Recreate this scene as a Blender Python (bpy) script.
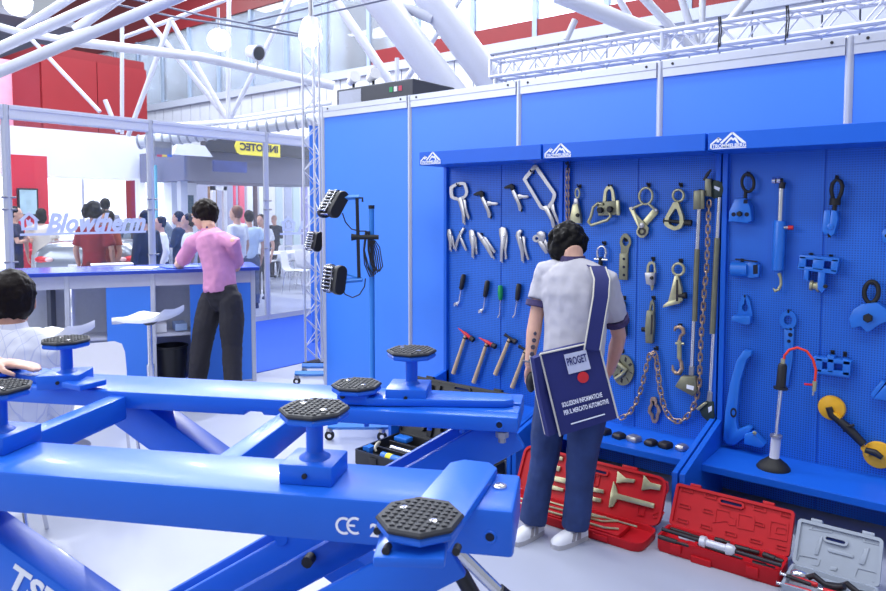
import bpy, bmesh, math, random
from mathutils import Vector, Matrix, Quaternion
random.seed(7)
for o in list(bpy.data.objects): bpy.data.objects.remove(o)
SC = bpy.context.scene
COL = SC.collection
# ------------------------------------------------------------------ camera
FPX, CX, CY, HY, CAMH = 693.0, 443.0, 250.0, 210.0, 1.613
PITCH = math.atan((CY - HY) / FPX); TH = math.radians(38.0)
cd = bpy.data.cameras.new('camera'); cam = bpy.data.objects.new('camera', cd); COL.objects.link(cam)
cam.location = (0, 0, CAMH); cam.rotation_euler = (math.pi / 2 - PITCH, 0, TH - math.pi / 2)
cd.sensor_width = 36; cd.lens = FPX / 886 * 36; cd.shift_y = -(295.5 - CY) / 886
cd.clip_start = 0.05; cd.clip_end = 200
cd.dof.use_dof = True; cd.dof.focus_distance = 3.6; cd.dof.aperture_fstop = 8.0
SC.camera = cam
# ------------------------------------------------------------------ world, hall lights, exposure
wd = bpy.data.worlds.new('hall_daylight'); SC.world = wd; wd.use_nodes = True
bg = wd.node_tree.nodes['Background']
bg.inputs[0].default_value = (0.78, 0.85, 1.0, 1); bg.inputs[1].default_value = 0.48
def area(name, loc, sx, sy, power, col=(0.90, 0.94, 1.0), aim=None):
    l = bpy.data.lights.new(name, 'AREA'); l.shape = 'RECTANGLE'; l.size = sx; l.size_y = sy; l.energy = power; l.color = col
    o = bpy.data.objects.new(name, l); COL.objects.link(o); o.location = loc
    if aim is not None:
        o.rotation_euler = (Vector(aim) - Vector(loc)).to_track_quat('-Z', 'Y').to_euler()
    return o
# unseen hall luminaires over the stands, extra ones added to brighten booth and gallery
for i, (x, y, pw) in enumerate([(-2.5, -1.5, 150), (-2.5, 3.5, 150), (-2.5, 8.5, 200), (2.0, -1.5, 210), (2.0, 3.5, 170), (2.0, 8.5, 260), (6.5, 9.0, 330), (7.0, 14.0, 520), (2.0, 14.5, 520), (10.8, 6.0, 420), (10.8, 13.0, 420), (10.8, 21.0, 420), (5.0, 21.0, 300)]):
    area('unseen_hall_light', (x, y, 9.5), 1.4, 4.0, pw)
# daylight from the glazed hall front far to the left
area('hall_window_daylight', (-8, 10.0, 5.5), 8.0, 5.0, 620, (0.90, 0.94, 1.0), aim=(4, 3.0, 1.2))
SC.view_settings.view_transform = 'Standard'; SC.view_settings.look = 'None'
SC.view_settings.gamma = 1.0; SC.view_settings.use_curve_mapping = False
SC.view_settings.exposure = 0.2
# ------------------------------------------------------------------ picture geometry -> place (used to survey positions on real planes)
_F = Vector((math.cos(TH) * math.cos(PITCH), math.sin(TH) * math.cos(PITCH), -math.sin(PITCH)))
_R = Vector((math.sin(TH), -math.cos(TH), 0))
_U = _R.cross(_F)
def ray(u, v): return _F + _R * ((u - CX) / FPX) + _U * ((CY - v) / FPX)
CAM = Vector((0, 0, CAMH))
def on(u, v, ax, val):
    d = ray(u, v); return CAM + d * ((val - CAM[ax]) / d[ax])
def onfloor(u, v, z=0.0): return on(u, v, 2, z)
def onplane(u, v, p, n):
    d = ray(u, v); n = Vector(n); return CAM + d * ((Vector(p) - CAM).dot(n) / d.dot(n))
# ------------------------------------------------------------------ materials
def lin(c):
    return tuple((x / 12.92 if x <= 0.04045 else ((x + 0.055) / 1.055) ** 2.4) for x in c)
def rgb(r, g, b): return lin((r / 255, g / 255, b / 255))
MATS = {}
def mat(name, col, rough=0.5, metal=0.0, var=0.04, scale=30.0, bump=0.0, bscale=200.0, emit=0.0, alpha=1.0, coat=0.0, spec=0.5, stretch=None, trans=0.0):
    if name in MATS: return MATS[name]
    m = bpy.data.materials.new(name); m.use_nodes = True; nt = m.node_tree; N = nt.nodes; L = nt.links
    b = N['Principled BSDF']
    c = rgb(*col)
    tc = N.new('ShaderNodeTexCoord'); mp = N.new('ShaderNodeMapping'); L.new(tc.outputs['Object'], mp.inputs[0])
    if stretch: mp.inputs['Scale'].default_value = stretch
    nz = N.new('ShaderNodeTexNoise'); nz.inputs['Scale'].default_value = scale; nz.inputs['Detail'].default_value = 3
    L.new(mp.outputs[0], nz.inputs['Vector'])
    mx = N.new('ShaderNodeMix'); mx.data_type = 'RGBA'
    mx.inputs[6].default_value = (*[min(1, x * (1 - var * 2)) for x in c], 1); mx.inputs[7].default_value = (*[min(1, x * (1 + var * 2)) for x in c], 1)
    L.new(nz.outputs['Fac'], mx.inputs[0]); L.new(mx.outputs[2], b.inputs['Base Color'])
    b.inputs['Roughness'].default_value = rough; b.inputs['Metallic'].default_value = metal
    b.inputs['Specular IOR Level'].default_value = spec
    if coat: b.inputs['Coat Weight'].default_value = coat; b.inputs['Coat Roughness'].default_value = 0.12
    if trans: b.inputs['Transmission Weight'].default_value = trans
    if emit:
        b.inputs['Emission Color'].default_value = (*c, 1); b.inputs['Emission Strength'].default_value = emit
    if alpha < 1: b.inputs['Alpha'].default_value = alpha
    if bump:
        n2 = N.new('ShaderNodeTexNoise'); n2.inputs['Scale'].default_value = bscale; L.new(mp.outputs[0], n2.inputs['Vector'])
        bp = N.new('ShaderNodeBump'); bp.inputs['Strength'].default_value = bump; bp.inputs['Distance'].default_value = 0.002
        L.new(n2.outputs['Fac'], bp.inputs['Height']); L.new(bp.outputs[0], b.inputs['Normal'])
    MATS[name] = m
    return m
def peg_material(col):
    m = mat('perforated_blue_steel', col, 0.5, 0, 0.02, 6)
    nt = m.node_tree; N = nt.nodes; L = nt.links; b = N['Principled BSDF']
    tc = N.new('ShaderNodeTexCoord'); sp = N.new('ShaderNodeSeparateXYZ'); L.new(tc.outputs['Object'], sp.inputs[0])
    def mth(op, a, bb=None):
        n = N.new('ShaderNodeMath'); n.operation = op
        for i, x in enumerate((a, bb)):
            if x is None: continue
            if isinstance(x, (int, float)): n.inputs[i].default_value = x
            else: L.new(x, n.inputs[i])
        return n.outputs[0]
    k = 1 / 0.0125
    fy = mth('SUBTRACT', mth('FRACT', mth('MULTIPLY', sp.outputs['Y'], k)), 0.5)
    fz = mth('SUBTRACT', mth('FRACT', mth('MULTIPLY', sp.outputs['Z'], k)), 0.5)
    d = mth('SQRT', mth('ADD', mth('MULTIPLY', fy, fy), mth('MULTIPLY', fz, fz)))
    hole = mth('LESS_THAN', d, 0.27)
    src = b.inputs['Base Color'].links[0].from_socket
    mx = N.new('ShaderNodeMix'); mx.data_type = 'RGBA'; L.new(hole, mx.inputs[0]); L.new(src, mx.inputs[6])
    mx.inputs[7].default_value = (*rgb(15, 62, 150), 1); L.new(mx.outputs[2], b.inputs['Base Color'])
    return m
def glass_material(name, tint, amount):
    m = bpy.data.materials.new(name); m.use_nodes = True; nt = m.node_tree; N = nt.nodes; L = nt.links
    out = N['Material Output']; N.remove(N['Principled BSDF'])
    tr = N.new('ShaderNodeBsdfTransparent'); tr.inputs[0].default_value = (*tint, 1)
    gl = N.new('ShaderNodeBsdfGlossy'); gl.inputs['Roughness'].default_value = 0.02
    fr = N.new('ShaderNodeFresnel'); fr.inputs[0].default_value = 1.45
    df = N.new('ShaderNodeBsdfDiffuse'); df.inputs[0].default_value = (0.85, 0.9, 1, 1)
    nz = N.new('ShaderNodeTexNoise'); nz.inputs['Scale'].default_value = 1.5
    ml = N.new('ShaderNodeMath'); ml.operation = 'MULTIPLY'; ml.inputs[1].default_value = amount * 2; L.new(nz.outputs['Fac'], ml.inputs[0])
    m1 = N.new('ShaderNodeMixShader'); L.new(fr.outputs[0], m1.inputs[0]); L.new(tr.outputs[0], m1.inputs[1]); L.new(gl.outputs[0], m1.inputs[2])
    m2 = N.new('ShaderNodeMixShader'); L.new(ml.outputs[0], m2.inputs[0]); L.new(m1.outputs[0], m2.inputs[1]); L.new(df.outputs[0], m2.inputs[2])
    L.new(m2.outputs[0], out.inputs[0]); MATS[name] = m
    return m
ALLOY = mat('bright_alloy_truss', (214, 216, 230), 0.4, 0.2, 0.02)
ALU = mat('aluminium_profile', (198, 201, 214), 0.38, 0.3, 0.02)
PANEL = mat('blue_booth_panel', (64, 132, 238), 0.42, 0, 0.015, 4)
UNIT = mat('blue_powder_coat', (24, 96, 208), 0.38, 0, 0.02, 8, 0.05, 600, spec=0.3)
PEG = peg_material((27, 108, 216))
LIFT = mat('glossy_blue_lift_paint', (28, 100, 212), 0.38, 0, 0.03, 6, 0.10, 90, coat=0.05, spec=0.38)
TBLUE = mat('light_blue_tool_paint', (36, 114, 214), 0.35, 0, 0.03, 20)
WHITE = mat('white_lacquer', (238, 238, 244), 0.35, 0, 0.01)
DECAL = mat('white_vinyl_lettering', (240, 242, 250), 0.5, 0, 0.01)
BLACK = mat('black_rubber', (22, 22, 26), 0.6, 0, 0.1, 40, 0.2, 300)
BPLAST = mat('black_plastic', (28, 28, 33), 0.45, 0, 0.06, 40, 0.1, 300)
CHROME = mat('bright_chrome', (216, 216, 222), 0.2, 0.9, 0.03)
STEEL = mat('satin_tool_steel', (172, 170, 174), 0.34, 0.75, 0.08, 60)
DSTEEL = mat('dark_forged_steel', (58, 56, 60), 0.45, 0.7, 0.1, 60)
ZINC = mat('yellow_zinc_plate', (182, 178, 144), 0.36, 0.65, 0.14, 28)
ZINCD = mat('iridescent_zinc_chain', (184, 156, 134), 0.32, 0.75, 0.28, 55)
OLIVE = mat('olive_zinc_plate', (128, 127, 106), 0.42, 0.5, 0.12, 28)
WOOD = mat('pale_ash_handle', (206, 178, 140), 0.55, 0, 0.1, 8, stretch=(14, 14, 1.5))
RED = mat('red_moulded_plastic', (184, 18, 30), 0.48, 0, 0.05, 20, 0.1, 200, spec=0.3)
REDP = mat('red_paint', (206, 30, 40), 0.35, 0, 0.04)
GREYC = mat('grey_moulded_plastic', (150, 158, 172), 0.5, 0, 0.04, 20, 0.1, 200)
YEL = mat('yellow_plastic', (236, 176, 34), 0.4, 0, 0.04)
ORNG = mat('orange_red_hose', (226, 58, 34), 0.4, 0, 0.04)
GREEN = mat('green_clear_plastic', (20, 150, 84), 0.3, 0, 0.05)
# ------------------------------------------------------------------ mesh builder
ORG = {}
XF = None      # placement matrix of the stand section being built (the counter stands at an angle)
def frame_from(z, x=None):
    z = Vector(z).normalized()
    if x is None: x = Vector((0, 0, 1)) if abs(z.z) < 0.9 else Vector((1, 0, 0))
    x = Vector(x); x = (x - z * x.dot(z)).normalized(); y = z.cross(x)
    return x, y, z
def rotz(a): return Matrix.Rotation(a, 3, 'Z')
class MB:
    def __init__(s): s.v = []; s.f = []
    def add(s, vs, fs):
        n = len(s.v); s.v += [Vector(p) for p in vs]; s.f += [tuple(i + n for i in f) for f in fs]; return s
    def box(s, c, d, R=None):
        c = Vector(c); hx, hy, hz = d[0] / 2, d[1] / 2, d[2] / 2
        vs = [Vector((x, y, z)) for x in (-hx, hx) for y in (-hy, hy) for z in (-hz, hz)]
        if R is not None: vs = [R @ p for p in vs]
        return s.add([c + p for p in vs], [(0, 1, 3, 2), (4, 6, 7, 5), (0, 4, 5, 1), (2, 3, 7, 6), (0, 2, 6, 4), (1, 5, 7, 3)])
    def cbox(s, c, d, b=0.01, R=None):      # box with bevelled edges all round
        c = Vector(c); t = bmesh.new(); bmesh.ops.create_cube(t, size=1.0)
        for v in t.verts: v.co = Vector((v.co.x * d[0], v.co.y * d[1], v.co.z * d[2]))
        bmesh.ops.bevel(t, geom=t.edges[:], offset=b, segments=2, profile=0.5, affect='EDGES')
        t.verts.index_update()
        vs = [c + (R @ v.co if R is not None else v.co) for v in t.verts]; fs = [[v.index for v in f.verts] for f in t.faces]; t.free()
        return s.add(vs, fs)
    def span(s, a, b): # axis aligned box from corner to corner
        a = Vector(a); b = Vector(b); return s.box((a + b) / 2, [abs(x) for x in (b - a)])
    def prism(s, pts, off):
        n = len(pts); off = Vector(off); pts = [Vector(p) for p in pts]
        return s.add(pts + [p + off for p in pts], [tuple(range(n))[::-1], tuple(range(n, 2 * n))] + [(i, (i + 1) % n, n + (i + 1) % n, n + i) for i in range(n)])
    def ringplate(s, outer, inner, off, n=28):
        def res(p, start=None):
            p = [Vector(q) for q in p]
            if start is not None:
                k = min(range(len(p)), key=lambda i: (p[i] - start).length); p = p[k:] + p[:k]
            L = [0]
            for i in range(len(p)): L.append(L[-1] + (p[(i + 1) % len(p)] - p[i]).length)
            o = []
            for k in range(n):
                t = L[-1] * k / n; i = max(j for j in range(len(p)) if L[j] <= t + 1e-9)
                w = (t - L[i]) / max(1e-9, L[i + 1] - L[i]); o.append(p[i].lerp(p[(i + 1) % len(p)], w))
            return o
        a = res(outer); b = res(inner, a[0]); off = Vector(off)
        vs = a + b + [p + off for p in a] + [p + off for p in b]; fs = []
        for i in range(n):
            j = (i + 1) % n
            fs += [(i, j, n + j, n + i), (2 * n + i, 3 * n + i, 3 * n + j, 2 * n + j), (i, 2 * n + i, 2 * n + j, j), (n + i, n + j, 3 * n + j, 3 * n + i)]
        return s.add(vs, fs)
    def tube(s, pts, r, n=8, closed=False):
        pts = [Vector(p) for p in pts]; m = len(pts)
        rr = r if isinstance(r, (list, tuple)) else [r] * m
        up = None; vs = []
        for i, p in enumerate(pts):
            a = pts[(i - 1) % m] if (closed or i > 0) else p; b = pts[(i + 1) % m] if (closed or i < m - 1) else p
            t = (b - a)
            if t.length < 1e-9: t = Vector((0, 0, 1))
            t.normalize()
            if up is None: x, y, _ = frame_from(t)
            else:
                x = up - t * up.dot(t)
                if x.length < 1e-6: x, y, _ = frame_from(t)
                x.normalize(); y = t.cross(x)
            up = x
            vs += [p + (x * math.cos(2 * math.pi * k / n) + y * math.sin(2 * math.pi * k / n)) * rr[i] for k in range(n)]
        fs = []
        for i in range(m if closed else m - 1):
            j = (i + 1) % m
            fs += [(i * n + k, i * n + (k + 1) % n, j * n + (k + 1) % n, j * n + k) for k in range(n)]
        if not closed: fs += [tuple(range(n))[::-1], tuple((m - 1) * n + k for k in range(n))]
        return s.add(vs, fs)
    def lathe(s, base, axis, prof, n=20, x=None):
        base = Vector(base); X, Y, Z = frame_from(axis, x); vs = []
        for r, h in prof:
            vs += [base + Z * h + (X * math.cos(2 * math.pi * k / n) + Y * math.sin(2 * math.pi * k / n)) * max(r, 1e-4) for k in range(n)]
        fs = []
        for i in range(len(prof) - 1):
            fs += [(i * n + k, i * n + (k + 1) % n, (i + 1) * n + (k + 1) % n, (i + 1) * n + k) for k in range(n)]
        fs += [tuple(range(n))[::-1], tuple((len(prof) - 1) * n + k for k in range(n))]
        return s.add(vs, fs)
    def cyl(s, a, b, r, n=12):
        a = Vector(a); b = Vector(b); return s.lathe(a, b - a, [(r, 0), (r, (b - a).length)], n)
    def ell(s, c, rad, R=None, nu=14, nv=8):
        c = Vector(c); vs = []
        for j in range(1, nv):
            ph = math.pi * j / nv
            for i in range(nu):
                th = 2 * math.pi * i / nu
                p = Vector((rad[0] * math.sin(ph) * math.cos(th), rad[1] * math.sin(ph) * math.sin(th), rad[2] * math.cos(ph)))
                vs.append(c + (R @ p if R is not None else p))
        t = Vector((0, 0, rad[2])); t = R @ t if R is not None else t
        vs += [c + t, c - t]; fs = []
        for j in range(nv - 2):
            fs += [(j * nu + i, (j + 1) * nu + i, (j + 1) * nu + (i + 1) % nu, j * nu + (i + 1) % nu) for i in range(nu)]
        k = len(vs)
        fs += [(k - 2, i, (i + 1) % nu) for i in range(nu)] + [(k - 1, (nv - 2) * nu + (i + 1) % nu, (nv - 2) * nu + i) for i in range(nu)]
        return s.add(vs, fs)
    def torus(s, c, axis, R, r, n=20, m=8, sx=1.0, x=None):
        X, Y, Z = frame_from(axis, x); c = Vector(c)
        return s.tube([c + X * R * sx * math.cos(2 * math.pi * k / n) + Y * R * math.sin(2 * math.pi * k / n) for k in range(n)], r, m, True)
    def loft(s, rings, cap=True):
        n = len(rings[0]); vs = [p for r in rings for p in r]; fs = []
        for i in range(len(rings) - 1):
            fs += [(i * n + k, i * n + (k + 1) % n, (i + 1) * n + (k + 1) % n, (i + 1) * n + k) for k in range(n)]
        if cap: fs += [tuple(range(n))[::-1], tuple((len(rings) - 1) * n + k for k in range(n))]
        return s.add(vs, fs)
    def build(s, name, material, parent=None, smooth=40, bevel=0.0, label=None, kind=None, remesh=0.0, relax=0):
        if XF is not None: s.v = [XF @ p for p in s.v]
        me = bpy.data.meshes.new(name); org = ORG.get(parent.name, Vector((0, 0, 0))) if parent else Vector((0, 0, 0))
        if parent is None:
            lo = Vector([min(p[i] for p in s.v) for i in range(3)]); hi = Vector([max(p[i] for p in s.v) for i in range(3)])
            org = Vector(((lo.x + hi.x) / 2, (lo.y + hi.y) / 2, lo.z))
        me.from_pydata([p - org for p in s.v], [], s.f)
        bm = bmesh.new(); bm.from_mesh(me); bmesh.ops.recalc_face_normals(bm, faces=bm.faces[:])
        if bevel:
            es = [e for e in bm.edges if len(e.link_faces) == 2 and e.calc_face_angle(0) > 0.6]
            bmesh.ops.bevel(bm, geom=es, offset=bevel, segments=2, profile=0.5, affect='EDGES', clamp_overlap=True)
        bm.to_mesh(me); bm.free()
        o = bpy.data.objects.new(name, me); COL.objects.link(o)
        if remesh:
            md = o.modifiers.new('r', 'REMESH'); md.mode = 'VOXEL'; md.voxel_size = remesh
            if relax:
                sm = o.modifiers.new('s', 'SMOOTH'); sm.factor = 0.5; sm.iterations = relax
            dg = bpy.context.evaluated_depsgraph_get(); me2 = bpy.data.meshes.new_from_object(o.evaluated_get(dg))
            o.modifiers.clear(); o.data = me2; me = me2; me.name = name
        me.materials.clear(); me.materials.append(material)
        if smooth:
            me.shade_smooth()
            if smooth < 180: me.set_sharp_from_angle(angle=math.radians(smooth))
        if parent: o.parent = parent; ORG[o.name] = org
        else: o.location = org; ORG[o.name] = org
        if label: o['label'] = label
        if kind: o['kind'] = kind
        return o
def thing(name, loc, label, cat=None, group=None, kind=None):
    if XF is not None: loc = XF @ Vector(loc)
    o = bpy.data.objects.new(name, None); COL.objects.link(o); o.location = loc; o.empty_display_size = 0.05
    ORG[o.name] = Vector(loc)
    if label: o['label'] = label
    if cat: o['category'] = cat
    if group: o['group'] = group
    if kind: o['kind'] = kind
    return o
def tag(o, label=None, cat=None, group=None, kind=None):
    if label: o['label'] = label
    if cat: o['category'] = cat
    if group: o['group'] = group
    if kind: o['kind'] = kind
    return o
def dup(root, loc, label=None, rz=0.0):
    r = root.copy(); COL.objects.link(r); r.location = loc; r.rotation_euler = (0, 0, rz)
    if label: r['label'] = label
    for ch in [c for c in root.children]:
        c = ch.copy(); COL.objects.link(c); c.parent = r
        for g in [g for g in ch.children]:
            d = g.copy(); COL.objects.link(d); d.parent = c
    return r
def text_mesh(body, size, origin, xdir, ydir, depth, name, material, parent, shear=0.0, bold=0.0, spacing=1.0, align='LEFT', label=None, fit=None):
    cu = bpy.data.curves.new(name, 'FONT'); cu.body = body; cu.size = size; cu.extrude = depth; cu.shear = shear; cu.offset = bold; cu.space_character = spacing; cu.align_x = align; cu.resolution_u = 3
    t = bpy.data.objects.new(name, cu); COL.objects.link(t)
    dg = bpy.context.evaluated_depsgraph_get(); me = bpy.data.meshes.new_from_object(t.evaluated_get(dg)); bpy.data.objects.remove(t)
    X = Vector(xdir).normalized(); Y = Vector(ydir).normalized(); Z = X.cross(Y); org = ORG.get(parent.name, Vector((0, 0, 0))) if parent else Vector(origin)
    k = 1.0
    if fit:
        xs = [v.co.x for v in me.vertices]; k = fit / (max(xs) - min(xs)); x0 = min(xs)
        for v in me.vertices: v.co.x = (v.co.x - x0) * k
    for v in me.vertices: v.co = Vector(origin) + X * v.co.x + Y * v.co.y + Z * v.co.z - org
    me.materials.clear(); me.materials.append(material); me.name = name
    o = bpy.data.objects.new(name, me); COL.objects.link(o)
    if parent: o.parent = parent; ORG[o.name] = org
    else: o.location = origin
    if label: o['label'] = label
    return o
# ================================================================== the setting
def floor_material():
    m = mat('pale_resin_floor', (166, 170, 187), 0.38, 0, 0.035, 2.2, spec=0.35); return m
fl = MB().span((-14, -10, -0.1), (34, 44, 0)).build('floor', floor_material(), None, 0); tag(fl, 'pale grey glossy hall floor', None, None, 'structure')
ca = MB().span((1.6, 5.62, 0.0), (8.2, 8.22, 0.008)).build('floor_carpet', mat('blue_needle_felt', (38, 84, 200), 0.9, 0, 0.05, 60, 0.4, 500), None, 0); tag(ca, 'bright blue felt carpet behind the counter', None, None, 'structure')
WX = 4.12
POSTY = [0.575 + 0.99 * k for k in range(-2, 5)]
wall = thing('wall_right', (WX, 2.0, 0), 'blue panelled booth wall with aluminium posts and top rail', kind='structure')
for y in POSTY:
    b = MB(); b.lathe((WX + 0.005, y, 0), (0, 0, 1), [(0.021, 0), (0.021, 2.5)], 8, (1, 0.41, 0)); b.box((WX - 0.014, y, 1.25), (0.006, 0.008, 2.49))
    b.build('post', ALU, wall, 30)
for i in range(len(POSTY) - 1):
    y0, y1 = POSTY[i] + 0.02, POSTY[i + 1] - 0.02
    MB().span((WX, y0, 0.04), (WX + 0.006, y1, 2.41)).build('wall_panel', PANEL, wall, 0)
    b = MB(); b.span((WX - 0.016, y0, 2.405), (WX + 0.02, y1, 2.448)); b.span((WX - 0.011, y0, 2.448), (WX + 0.016, y1, 2.456)); b.span((WX - 0.018, y0, 2.456), (WX + 0.02, y1, 2.497))
    r = b.build('top_rail', ALU, wall, 0)
    b = MB()
    for y in (y0 + 0.06, y1 - 0.06): b.cyl((WX - 0.018, y, 2.476), (WX - 0.022, y, 2.476), 0.008)
    b.build('rail_screw', DSTEEL, r)
    MB().span((WX - 0.01, y0, 0.0), (WX + 0.02, y1, 0.04)).build('bottom_rail', ALU, wall, 0)
# end panel that returns behind the lattice tower
pe = onfloor(312, 346)
wb = thing('wall_back', pe, 'narrow blue panel behind the lattice tower', kind='structure')
MB().span((pe.x, pe.y, 0.03), (pe.x + 0.95, pe.y + 0.01, 2.60)).build('wall_panel', PANEL, wb, 0)
MB().span((pe.x + 0.95, pe.y - 0.02, 0.0), (pe.x + 0.99, pe.y + 0.02, 2.64)).build('post', ALU, wb, 0)
MB().span((pe.x, pe.y - 0.015, 2.60), (pe.x + 0.95, pe.y + 0.015, 2.64)).build('top_rail', ALU, wb, 0)

# ------------------------------------------------------------------ tool display racks (three one-metre bays)
PX = 4.06          # face of the perforated panels
HX = 3.752         # face of the header boards
RACKS = [(3.145, 2.165, 'blue perforated display rack holding locking pliers and hammers, farthest left'),
         (2.155, 1.175, 'blue perforated display rack holding chain tools, middle of three'),
         (1.165, 0.150, 'blue perforated display rack holding blue clamps and suction cups, nearest')]
def rack(y1, y0, label):
    t = thing('tool_display_rack', ((PX + 3.6) / 2, (y0 + y1) / 2, 0), label, 'display rack', 'blue tool display racks along the booth wall')
    ym = (y0 + y1) / 2
    for a, b_ in ((y0 + 0.028, ym - 0.004), (ym + 0.004, y1 - 0.028)):
        MB().span((PX, a, 0.27), (PX + 0.018, b_, 1.96)).build('perforated_panel', PEG, t, 0)
        MB().span((PX, a, 0.02), (PX + 0.018, b_, 0.235)).build('lower_panel', PEG, t, 0)
    MB().span((PX + 0.004, ym - 0.004, 0.02), (PX + 0.02, ym + 0.004, 1.96)).build('centre_strip', UNIT, t, 0)
    for y in (y0, y1 - 0.028):
        MB().span((PX - 0.03, y, 0.3), (PX + 0.03, y + 0.028, 1.99)).build('upright', UNIT, t, 0, 0.003)
        pr = [(PX + 0.02, y, 0), (3.42, y, 0), (3.42, y, 0.29), (PX - 0.02, y, 0.425), (PX + 0.02, y, 0.425)]
        MB().prism(pr, (0, 0.028, 0)).build('side_panel', UNIT, t, 0, 0.003)
    MB().span((3.68, y0 + 0.028, 0.232), (PX + 0.01, y1 - 0.028, 0.27)).build('shelf', UNIT, t, 0, 0.003)
    h = MB().span((HX, y0 + 0.002, 1.925), (PX + 0.04, y1 - 0.002, 2.018)).build('header_board', UNIT, t, 0, 0.003)
    # mountain emblem and lettering at the left end of the header
    yl = y1 - 0.012; xf = HX - 0.0015; k = 0.182 / 134.0
    def L(a, b_): return Vector((xf, yl - (a - 258) * k, 1.930 + (140 - b_) * k * 1.03))
    b = MB()
    for q in ([(260, 120), (290, 96), (296, 100), (268, 121)], [(288, 97), (303, 104), (298, 110), (286, 101)], [(296, 118), (338, 80), (344, 84), (304, 121)],
              [(336, 82), (344, 80), (392, 121), (376, 121)], [(330, 103), (338, 97), (345, 104), (351, 99), (358, 106), (366, 121), (358, 121), (350, 108), (344, 112), (337, 106), (322, 121), (315, 121)],
              [(282, 113), (290, 106), (296, 110), (290, 116)], [(260, 119), (266, 119), (266, 140), (260, 140)], [(260, 137), (392, 137), (392, 140), (260, 140)]):
        b.prism([L(*p) for p in q], (-0.0008, 0, 0))
    b.build('mountain_emblem', DECAL, h, 0)
    text_mesh('TROMMELBERG', 0.026, L(268, 135), (0, -1, 0), (0, 0, 1), 0.0005, 'lettering', DECAL, h, bold=0.0006, fit=0.168)
    return t
for y1, y0, lb in RACKS: rack(y1, y0, lb)

# ------------------------------------------------------------------ glazed partition of the neighbouring stand
GY = 8.3; GT = 2.74
GLASS = glass_material('clear_partition_glass', (0.95, 0.97, 1.0), 0.02)
gw = thing('wall_glass', (4.6, GY, 0), 'glazed partition with aluminium posts and white lettering', kind='structure')
GXS = [1.36, 3.01, 4.64, 6.42, 8.1]
for x in GXS:
    b = MB(); b.lathe((x, GY, 0), (0, 0, 1), [(0.042, 0), (0.042, GT)], 8, (1, 0.41, 0)); b.box((x, GY - 0.041, GT / 2), (0.016, 0.006, GT)); b.build('post', ALU, gw, 30)
    for z in (1.05, 1.62, 1.75):
        MB().cyl((x - 0.07, GY - 0.03, z), (x + 0.07, GY - 0.03, z), 0.011).build('glass_clamp', STEEL, gw)
for i in range(4):
    a, b_ = GXS[i] + 0.05, GXS[i + 1] - 0.05
    MB().span((a, GY - 0.004, 0.07), (b_, GY + 0.004, GT - 0.15)).build('pane', GLASS, gw, 0)
    MB().span((GXS[i] + 0.03, GY - 0.035, 0.0), (GXS[i + 1] - 0.03, GY + 0.035, 0.07)).build('bottom_rail', ALU, gw, 0)
    b = MB(); b.span((GXS[i] + 0.03, GY - 0.03, GT - 0.155), (GXS[i + 1] - 0.03, GY + 0.03, GT)); b.span((GXS[i] + 0.03, GY - 0.038, GT - 0.045), (GXS[i + 1] - 0.03, GY + 0.03, GT - 0.01)); b.span((GXS[i] + 0.03, GY - 0.036, GT - 0.145), (GXS[i + 1] - 0.03, GY + 0.03, GT - 0.12)); b.build('top_rail', ALLOY, gw, 0)
VIN = mat('pale_frosted_vinyl', (214, 222, 246), 0.6, 0, 0.01)
def G(u, v): return on(u, v, 1, GY - 0.012)
gz0 = G(60, 231.5).z; gz1 = G(60, 213.5).z
o = text_mesh('Blowtherm', (gz1 - gz0) * 1.42, Vector((G(46, 230).x, GY - 0.012, gz0)), (1, 0, 0), (0, 0, 1), 0.001, 'lettering', VIN, gw, shear=0.35, bold=0.012, fit=(G(146, 230) - G(46, 230)).x)
def house(u0, u1, v0, v1):
    b = MB(); x0, x1 = G(u0, v1).x, G(u1, v1).x; z0, z1 = G(u0, v1).z, G(u0, v0).z; w = x1 - x0; h = z1 - z0
    q = lambda a, c: Vector((x0 + a * w, GY - 0.012, z0 + c * h))
    b.ringplate([q(.12, 0), q(.88, 0), q(.9, .5), q(1, .5), q(.5, 1), q(0, .5), q(.1, .5)], [q(.26, .14), q(.74, .14), q(.74, .5), q(.72, .56), q(.5, .78), q(.28, .56), q(.26, .5)], (0, 0.002, 0), 40)
    b.prism([q(.42, .18), q(.62, .22), q(.68, .38), (q(.56, .44)), q(.56, .62), q(.46, .5), q(.34, .6), q(.36, .34)], (0, 0.002, 0))
    b.build('house_emblem', VIN, gw, 0)
house(19, 40, 211, 230.5); house(280.5, 296.5, 216, 231)
MB().span((G(20, 236).x, GY - 0.013, G(20, 236).z), (G(146, 234).x, GY - 0.011, G(20, 233.6).z)).build('underline', VIN, gw, 0)
MB().span((G(280, 236).x, GY - 0.013, G(280, 235).z), (G(330, 234).x, GY - 0.011, G(280, 233).z)).build('underline', VIN, gw, 0)
text_mesh('A', 0.21, Vector((G(299, 231).x, GY - 0.012, G(299, 231).z)), (1, 0, 0), (0, 0, 1), 0.001, 'lettering', VIN, gw, bold=0.01)

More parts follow.
